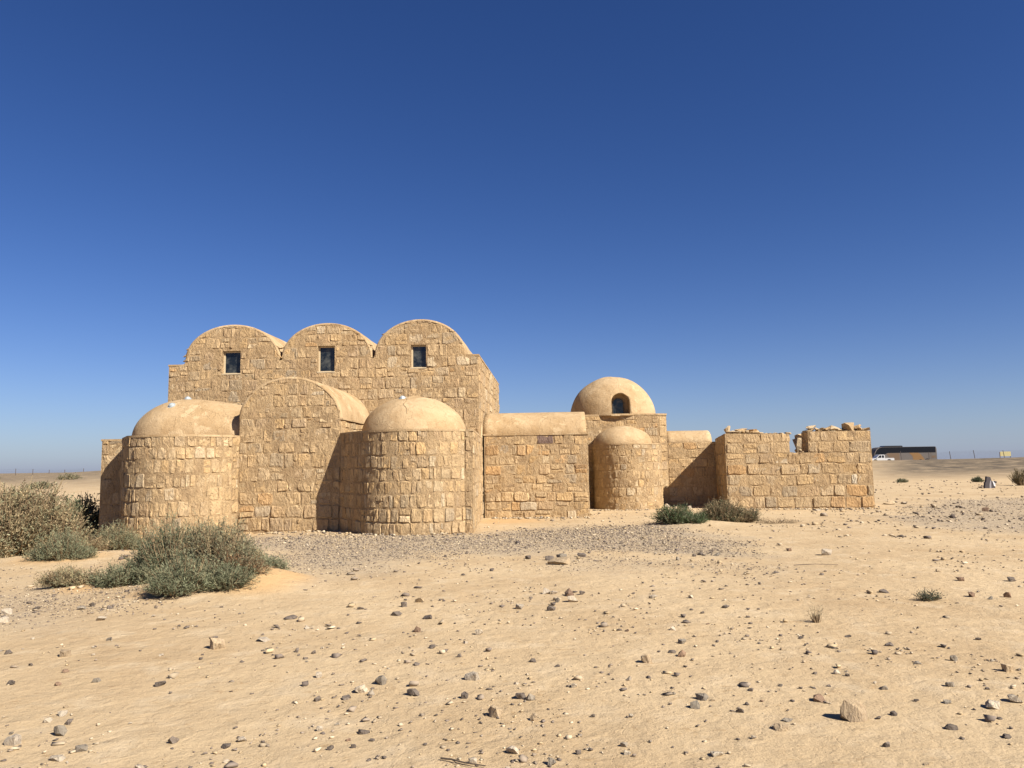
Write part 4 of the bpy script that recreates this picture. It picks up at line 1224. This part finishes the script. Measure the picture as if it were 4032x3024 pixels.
# x, y, width, height, class
STONES = [(-2.73,7.22,0.154,0.107,'t'),(-2.91,7.62,0.09,0.025,'d'),(-3.98,7.0,0.115,0.064,'t'),(-4.55,7.11,0.07,0.037,'d'),(-3.9,7.59,0.05,0.035,'g'),(-3.66,6.45,0.051,0.025,'b'),(-3.89,6.13,0.073,0.032,'d'),(-3.25,6.16,0.061,0.034,'g'),(-3.5,6.08,0.056,0.028,'b'),(-2.72,6.26,0.058,0.029,'p'),(-2.71,6.07,0.09,0.036,'d'),(-3.07,5.24,0.06,0.031,'p'),(-3.06,5.38,0.067,0.03,'p'),(-2.91,5.2,0.051,0.031,'d'),(-2.84,4.99,0.075,0.069,'g'),(-3.04,4.84,0.092,0.06,'p'),(-2.56,4.72,0.074,0.034,'g'),(-2.07,4.83,0.07,0.048,'d'),(-2.62,4.58,0.093,0.027,'p'),(-2.08,4.42,0.07,0.026,'p'),(-1.66,4.84,0.064,0.029,'p'),(-1.72,4.74,0.055,0.027,'d'),(-4.49,8.57,0.096,0.051,'p'),(-5.54,8.56,0.113,0.07,'p'),(-5.08,9.24,0.109,0.043,'g'),(-5.04,9.38,0.062,0.056,'d'),(-5.82,9.03,0.125,0.071,'p'),(-5.63,9.27,0.085,0.043,'d'),(-4.74,9.23,0.079,0.049,'d'),(-0.96,7.75,0.087,0.066,'b'),(-1.29,8.59,0.13,0.048,'d'),(-1.28,9.11,0.075,0.06,'d'),(-1.14,9.39,0.111,0.056,'t'),(-2.42,8.5,0.162,0.033,'d'),(-2.1,7.99,0.063,0.042,'p'),(-0.93,8.4,0.1,0.044,'d'),(-2.39,7.48,0.135,0.032,'p'),(-1.93,7.01,0.046,0.037,'d'),(-1.77,6.94,0.046,0.032,'d'),(-1.79,6.76,0.045,0.02,'d'),(-0.35,7.58,0.08,0.055,'p'),(-0.74,7.03,0.065,0.035,'d'),(-1.54,6.2,0.051,0.043,'p'),(-1.01,5.97,0.09,0.067,'g'),(-1.12,5.78,0.106,0.065,'p'),(-1.04,5.7,0.056,0.041,'p'),(-0.73,5.68,0.097,0.052,'d'),(-0.33,6.02,0.119,0.061,'p'),(-0.36,5.56,0.055,0.046,'d'),(-1.4,5.6,0.052,0.039,'d'),(-1.2,5.63,0.067,0.028,'d'),(-0.14,5.16,0.108,0.068,'t'),(-1.23,4.99,0.041,0.03,'p'),(-0.94,4.92,0.081,0.024,'d'),(-1.08,4.65,0.043,0.028,'d'),(-0.95,4.67,0.034,0.023,'d'),(-0.24,4.37,0.049,0.032,'p'),(-1.75,8.94,0.077,0.029,'d'),(-0.81,6.48,0.055,0.023,'d'),(-0.48,6.71,0.044,0.031,'d'),(0.39,9.92,0.111,0.078,'p'),(0.67,9.72,0.128,0.096,'b'),(0.67,9.26,0.146,0.079,'p'),(0.5,9.23,0.061,0.064,'g'),(0.5,9.87,0.091,0.049,'p'),(0.84,9.78,0.084,0.058,'d'),(0.05,8.85,0.105,0.058,'p'),(0.39,8.7,0.103,0.057,'d'),(1.05,6.41,0.101,0.076,'t'),(1.38,6.62,0.091,0.063,'b'),(1.33,6.74,0.071,0.024,'d'),(1.49,7.09,0.084,0.04,'g'),(1.52,7.63,0.055,0.04,'p'),(0.14,6.52,0.064,0.028,'d'),(0.84,5.92,0.043,0.031,'p'),(0.42,5.77,0.046,0.032,'p'),(0.03,5.52,0.087,0.051,'d'),(0.1,5.5,0.08,0.058,'g'),(0.11,5.07,0.053,0.05,'t'),(1.27,5.45,0.079,0.047,'g'),(1.18,5.27,0.069,0.049,'g'),(1.44,5.16,0.054,0.027,'d'),(0.73,5.11,0.037,0.022,'p'),(0.34,4.49,0.038,0.025,'d'),(0.18,4.34,0.051,0.039,'g'),(0.61,4.47,0.044,0.025,'p'),(-0.03,4.52,0.074,0.039,'p'),(0.61,4.59,0.045,0.024,'p'),(1.1,4.43,0.082,0.023,'p'),(1.07,7.6,0.05,0.028,'b'),(2.32,8.7,0.086,0.034,'d'),(1.99,8.4,0.055,0.028,'d'),(1.65,9.41,0.112,0.043,'p'),(2.08,9.33,0.068,0.04,'p'),(2.11,5.0,0.16,0.15,'t'),(2.04,5.38,0.088,0.042,'b'),(1.69,5.0,0.085,0.026,'g'),(1.59,4.83,0.092,0.041,'t'),(3.75,6.08,0.108,0.064,'t'),(3.52,6.39,0.067,0.046,'g'),(3.08,5.66,0.071,0.041,'g'),(2.59,5.62,0.063,0.03,'g'),(3.31,5.31,0.094,0.052,'p'),(3.08,5.18,0.102,0.048,'p'),(3.25,6.9,0.073,0.027,'d'),(5.4,9.31,0.092,0.061,'b'),(5.77,9.24,0.085,0.067,'b'),(5.5,9.12,0.066,0.048,'g'),(4.51,9.63,0.12,0.044,'d'),(2.85,5.29,0.063,0.021,'g'),(2.39,5.07,0.047,0.025,'d'),(2.26,5.0,0.036,0.021,'d'),(2.08,4.53,0.045,0.033,'d'),(2.6,4.8,0.079,0.028,'d'),(2.83,4.64,0.052,0.021,'d'),(2.6,7.22,0.057,0.019,'d'),(3.05,7.26,0.062,0.019,'d'),(2.73,6.81,0.063,0.018,'d'),(2.43,6.03,0.06,0.032,'p'),(2.48,5.96,0.035,0.024,'d'),(2.27,6.04,0.036,0.016,'d'),(3.18,6.29,0.062,0.021,'g'),(3.3,5.59,0.033,0.018,'d'),(2.24,5.71,0.034,0.015,'d'),(4.17,7.14,0.052,0.024,'d'),(0.73,12.83,0.403,0.092,'t'),(0.6,13.41,0.159,0.088,'d'),(0.83,13.58,0.196,0.107,'g'),(1.19,13.9,0.165,0.073,'d'),(0.24,13.62,0.117,0.063,'d'),(5.33,13.42,0.229,0.115,'p'),(4.98,14.22,0.112,0.056,'b'),(3.54,13.69,0.144,0.063,'g'),(3.29,13.82,0.1,0.055,'d'),(13.82,28.63,0.564,0.169,'t'),(14.41,28.74,0.227,0.085,'p'),(14.66,24.2,0.207,0.143,'b'),(14.91,26.15,0.138,0.078,'d'),(4.32,11.05,0.066,0.029,'d'),(2.74,13.14,0.069,0.069,'g'),(3.13,13.64,0.081,0.045,'d'),(3.79,11.36,0.09,0.03,'d'),(6.55,10.38,0.123,0.061,'d'),(5.91,10.43,0.103,0.055,'b'),(6.08,11.26,0.089,0.045,'t'),(5.65,28.59,0.264,0.151,'p'),(6.23,27.58,0.164,0.127,'p'),(5.45,28.96,0.153,0.095,'t'),(6.28,30.22,0.159,0.12,'t'),(10.08,25.89,0.29,0.06,'p'),(-4.34,16.36,0.076,0.065,'p'),(-7.99,27.15,0.09,0.072,'t')]
NAMED = {
    0: "tan wedge-shaped boulder with a flat dark stone behind it, left foreground", 2: "tan stone split in two left of the wedge-shaped boulder", 14: "upright grey rock near the bottom left",
    15: "rounded pale rock at the lower left edge", 16: "long grey stone near the bottom edge, left", 17: "dark pointed stone with a shadow, lower left", 18: "flat white sliver at the bottom left", 23: "white block at the left edge below the shrubs",
    29: "reddish brown block with a dark left face, left of centre", 33: "long flat dark slab lying left of centre", 36: "flat white slab beside the wedge-shaped boulder", 43: "rounded grey boulder behind the white angular pair",
    44: "white angular stone, larger of a pair, centre foreground", 45: "small white angular stone next to a larger white one", 46: "dark grey block right of the white angular pair", 47: "pale boulder with a dark stone at its left, centre foreground",
    51: "tan-grey triangular boulder in the centre foreground", 61: "dark brown block at the back of the stone cluster, centre", 62: "pale block at the front of the stone cluster, centre", 60: "striped pale stone left of the centre cluster",
    66: "white-and-dark stone left of the centre cluster", 68: "tan pyramid-shaped stone with a long shadow, right of centre", 69: "brown slanted block right of the tan pyramid stone", 76: "dark half of a broken stone in the centre foreground",
    77: "grey half of a broken stone in the centre foreground", 78: "round tan stone standing on the sand, centre foreground", 79: "upper of two grey stones right of centre", 80: "lower of two grey stones right of centre",
    84: "grey cube-like stone at the bottom edge, centre", 94: "big tan boulder casting a black shadow at lower right", 95: "flat reddish stone left of the big tan boulder", 98: "tan block with a long shadow at the right edge",
    99: "cup-shaped grey stone left of the tan block at right", 100: "small grey pyramid stone, right foreground", 102: "pale broken rock touching the right edge", 103: "crumbled pale stones left of the pale rock at the right edge",
    125: "long tan slab on the gravel in the middle ground", 127: "grey stone piled behind the long tan slab", 130: "white crumpled rock on open sand in front of the ruin", 134: "fallen tan masonry block right of the ruin",
    135: "thin pale plate beside the fallen masonry block", 136: "brown cone-shaped stone on grey gravel at far right", 146: "white boulder at the foot of the small apse", 147: "white stone half hidden behind the green shrub by the ruin", 150: "pale flat plate at the foot of the ruin wall",
}
NEAR = {0: "the tan wedge-shaped boulder", 14: "the upright grey rock", 15: "the pale rock at the lower left edge", 17: "the dark pointed stone", 23: "the white block at the left edge", 29: "the reddish brown block",
        33: "the long flat dark slab", 44: "the white angular stone", 47: "the pale foreground boulder", 51: "the tan-grey triangular boulder", 62: "the centre stone cluster", 68: "the tan pyramid-shaped stone",
        78: "the round tan stone", 84: "the grey cube-like stone", 94: "the big tan boulder", 98: "the tan block at the right edge", 100: "the grey pyramid stone", 103: "the crumbled pale stones",
        125: "the long tan slab", 130: "the white crumpled rock", 136: "the brown cone-shaped stone", 146: "the white boulder by the small apse"}
bigm = [rock_mesh(300 + i, 13) for i in range(8)]
RS = random.Random(17)
boxes = []


def field_stone(x, y, w, h, c, label, name, group=None, me=None):
    o = bpy.data.objects.new(name, me or rockm[RS.randrange(16)])
    COL.objects.link(o)
    o.location = (x, y, gz(x, y) - .22 * h)
    o.scale = (w * .94, w * RS.uniform(.6, .95), h * 1.14)
    o.rotation_euler = (RS.uniform(-.12, .12), RS.uniform(-.12, .12), RS.uniform(-.5, .5) + (math.pi if RS.random() < .5 else 0))
    k = RS.uniform(.8, 1.2); b = CLS[c][0]
    o.color = (b[0] * k, b[1] * k, b[2] * k, 1)
    tag(o, label, "stone", group)
    return o


BOULDER = [(-.5, -.1, .30), (-.5, 0, .66), (-.34, .02, .96), (-.1, .0, 1.0), (.20, -.08, .88), (.44, 0, .60), (.5, .05, .08), (.06, -.36, 0), (-.27, -.30, .06), (.02, -.30, .62), (.32, -.28, .05), (-.34, .4, 0), (.36, .4, 0), (-.2, .34, .82), (.26, .34, .6), (-.45, .2, .1)]
bm = bmesh.new()
for v in BOULDER: bm.verts.new(v)
bmesh.ops.convex_hull(bm, input=bm.verts)
bme = bpy.data.meshes.new("boulder"); bm.to_mesh(bme); bm.free(); bme.materials.append(M["rock"])
named_at, plain = {"the front shrub clump": (-4.4, 10.3), "the green cushion plant": (4.77, 9.1), "the bleached dead weed": (3.02, 7.93)}, []
for i, (x, y, w, h, c) in enumerate(STONES):
    nm_ = "boulder" if w > .14 or h > .1 else "field_stone"
    o = field_stone(x, y, w, h, c, NAMED.get(i), nm_, "stones lying on the sand", bigm[i % 8] if i in NAMED and h / w > .5 else None)
    if i == 94: o.data = bme; o.rotation_euler = (0, 0, 0.1); o.scale = (w * 1.12, w * .9, h * .90); o.color = (.44, .335, .215, 1); o.location.z = gz(x, y) - .008
    if i in NEAR: named_at[NEAR[i]] = (x, y)
    if i not in NAMED: plain.append((o, x, y, c))
# further stones up to about three hundred, where the photograph strews them
n_extra = 0
while n_extra < 110:
    if RS.random() < .6:                       # strewn round the larger stones
        q_ = STONES[RS.randrange(150)]; x, y = q_[0] + RS.gauss(0, .35), q_[1] + RS.gauss(0, .35)
        if y > 16: continue
    else:
        y = 4.2 + 12 * RS.random() ** 1.3; x = RS.uniform(-.68, .68) * y
    if RS.random() > (.9 if x < 0 else .6): continue
    w = RS.uniform(.018, .036) * (.7 + y / 12); h = w * RS.uniform(.3, .6)
    c = RS.choice("ddggppptb")
    plain.append((field_stone(x, y, w, h, c, None, "field_stone", "stones lying on the sand"), x, y, c))
    n_extra += 1
# say of each plain stone which landmark it lies by, on which side, and how near
seen = {}
for o, x, y, c in plain:
    nm_, (lx, ly) = min(named_at.items(), key=lambda q: (q[1][0] - x) ** 2 + (q[1][1] - y) ** 2)
    dx, dy = x - lx, y - ly
    side = ("to the right of" if dx > 0 else "to the left of") if abs(dx) > abs(dy) * .6 else ("behind" if dy > 0 else "in front of")
    seen.setdefault((c, side, nm_), []).append((math.hypot(dx, dy), o))
ORD = ["nearest", "second nearest", "third nearest", "fourth nearest", "fifth nearest", "sixth nearest", "seventh nearest", "eighth nearest", "ninth nearest", "tenth nearest"]
for (c, side, nm_), lst in seen.items():
    lst.sort(key=lambda q: q[0])
    for k, (_, o) in enumerate(lst):
        side_ = side.replace("to the right of", "right of").replace("to the left of", "left of")
        o["label"] = ("" if len(lst) == 1 else ORD[min(k, 9)] + " ") + "small %s %s %s %s" % (CLS[c][1], CLS[c][2], side_, nm_)

# pebbles and gravel beyond counting
tmpl = []
for i in range(10):
    me = rock_mesh(500 + i, 9)
    co = np.array([v.co for v in me.vertices]); me.calc_loop_triangles()
    tr = np.array([t.vertices for t in me.loop_triangles]); tmpl.append((co, tr)); bpy.data.meshes.remove(me)
ng = np.random.default_rng(3)
PCOL = np.array([(.15, .12, .10), (.22, .175, .14), (.32, .255, .19), (.45, .355, .24), (.60, .49, .34), (.50, .38, .23)])


def pebbles(name, label, X, Y, Wd, flat, pc):
    VV, TT, CC, b = [], [], [], 0
    for x, y, w, f in zip(X, Y, Wd, flat):
        co, tr = tmpl[ng.integers(10)]
        a = ng.uniform(0, 6.28); ca, sa = math.cos(a), math.sin(a)
        v = co * np.array([w * ng.uniform(.8, 1.3), w * ng.uniform(.6, 1.0), w * f])
        v = np.column_stack([v[:, 0] * ca - v[:, 1] * sa, v[:, 0] * sa + v[:, 1] * ca, v[:, 2] - .1 * w * f]) + np.array([x, y, gz(x, y)])
        VV.append(v); TT.append(tr + b); b += len(v)
        CC.append(np.tile(PCOL[ng.choice(6, p=pc)] * ng.uniform(.8, 1.2), (len(v), 1)))
    o = obj(name, tri_mesh(name, np.vstack(VV), np.vstack(TT), np.vstack(CC)), M["pebble"])
    tag(o, label, "pebbles", kind="stuff"); return o


n = 17000
y = 3.6 + 24 * ng.random(n) ** 1.25; x = ng.uniform(-.72, .72, n) * y
dens = .30 + .5 * np.sin(x * 1.1 + 1.7 * np.sin(y * .8)) * np.sin(y * .9 + x * .4) + .35 * np.sin(x * 3.1 + y) * np.sin(y * 2.3 - x) + .12 * (x < 0)
k = ng.random(n) < dens
x, y = x[k], y[k]
w = .007 + .024 * ng.random(len(x)) ** 1.6; w = w * (.75 + y / 14) * (1 + 1.4 * (ng.random(len(x)) < .09))
pebbles("pebbles", "loose pebbles strewn over the sand", x, y, w, ng.uniform(.25, .6, len(x)), [.2, .2, .17, .14, .14, .15])
X_, Y_ = [], []
for poly, m_ in zip(GRAVEL, (19000, 4200, 2600, 1300)):
    a = np.array(poly); lo, hi = a.min(0) - 1, a.max(0) + 1
    gx_, gy_ = ng.uniform(lo[0], hi[0], m_ * 2), ng.uniform(lo[1], hi[1], m_ * 2)
    sdv = poly_sd(gx_, gy_, poly) + .5 * np.sin(gx_ * 2.3 + gy_) * np.sin(gy_ * 1.7) + ng.normal(0, .35, len(gx_))
    ok = (sdv > 0) & (np.arange(len(gx_)) < m_ * 2)
    X_.append(gx_[ok]); Y_.append(gy_[ok])
x, y = np.concatenate(X_), np.concatenate(Y_)
w = ng.uniform(.014, .036, len(x)) * (1 + .9 * (ng.random(len(x)) < .05)) * np.clip(y / 16, .75, 1.5)
pebbles("gravel", "grey gravel spread before the building", x, y, w, ng.uniform(.3, .6, len(x)), [.20, .24, .24, .14, .12, .06])
# far scatter of rubble on the flats to the right and on the bank
n = 650
y = ng.uniform(18, 62, n); x = y * ng.uniform(.36, .75, n)
pebbles("rubble", "scattered dark rubble on the far flats at right", x, y, ng.uniform(.04, .13, n) * (1 + 1.2 * (ng.random(n) < .05)), ng.uniform(.3, .6, n), [.28, .2, .17, .13, .12, .10])
# crumbs fallen along the wall feet
X_, Y_ = [], []
for (u0, v0, u1, v1, m_) in ((-6, -3.45, -3.4, -3.45, 60), (.3, .8, 3.3, .8, 130), (3.6, 4.5, 6.4, 4.4, 90), (8.2, 4.1, 13.2, 3.9, 190), (-3.2, -4.3, .2, -4.6, 120), (6.4, 5.6, 8.1, 5.4, 70)):
    for _ in range(m_):
        f = ng.random(); q_ = to_world(u0 + (u1 - u0) * f, v0 + (v1 - v0) * f - abs(ng.normal(0, .22)))
        X_.append(q_.x); Y_.append(q_.y)
pebbles("wall_crumbs", "small pale crumbs of masonry along the foot of the walls", np.array(X_), np.array(Y_), ng.uniform(.03, .10, len(X_)), ng.uniform(.35, .7, len(X_)), [.08, .1, .14, .3, .23, .15])
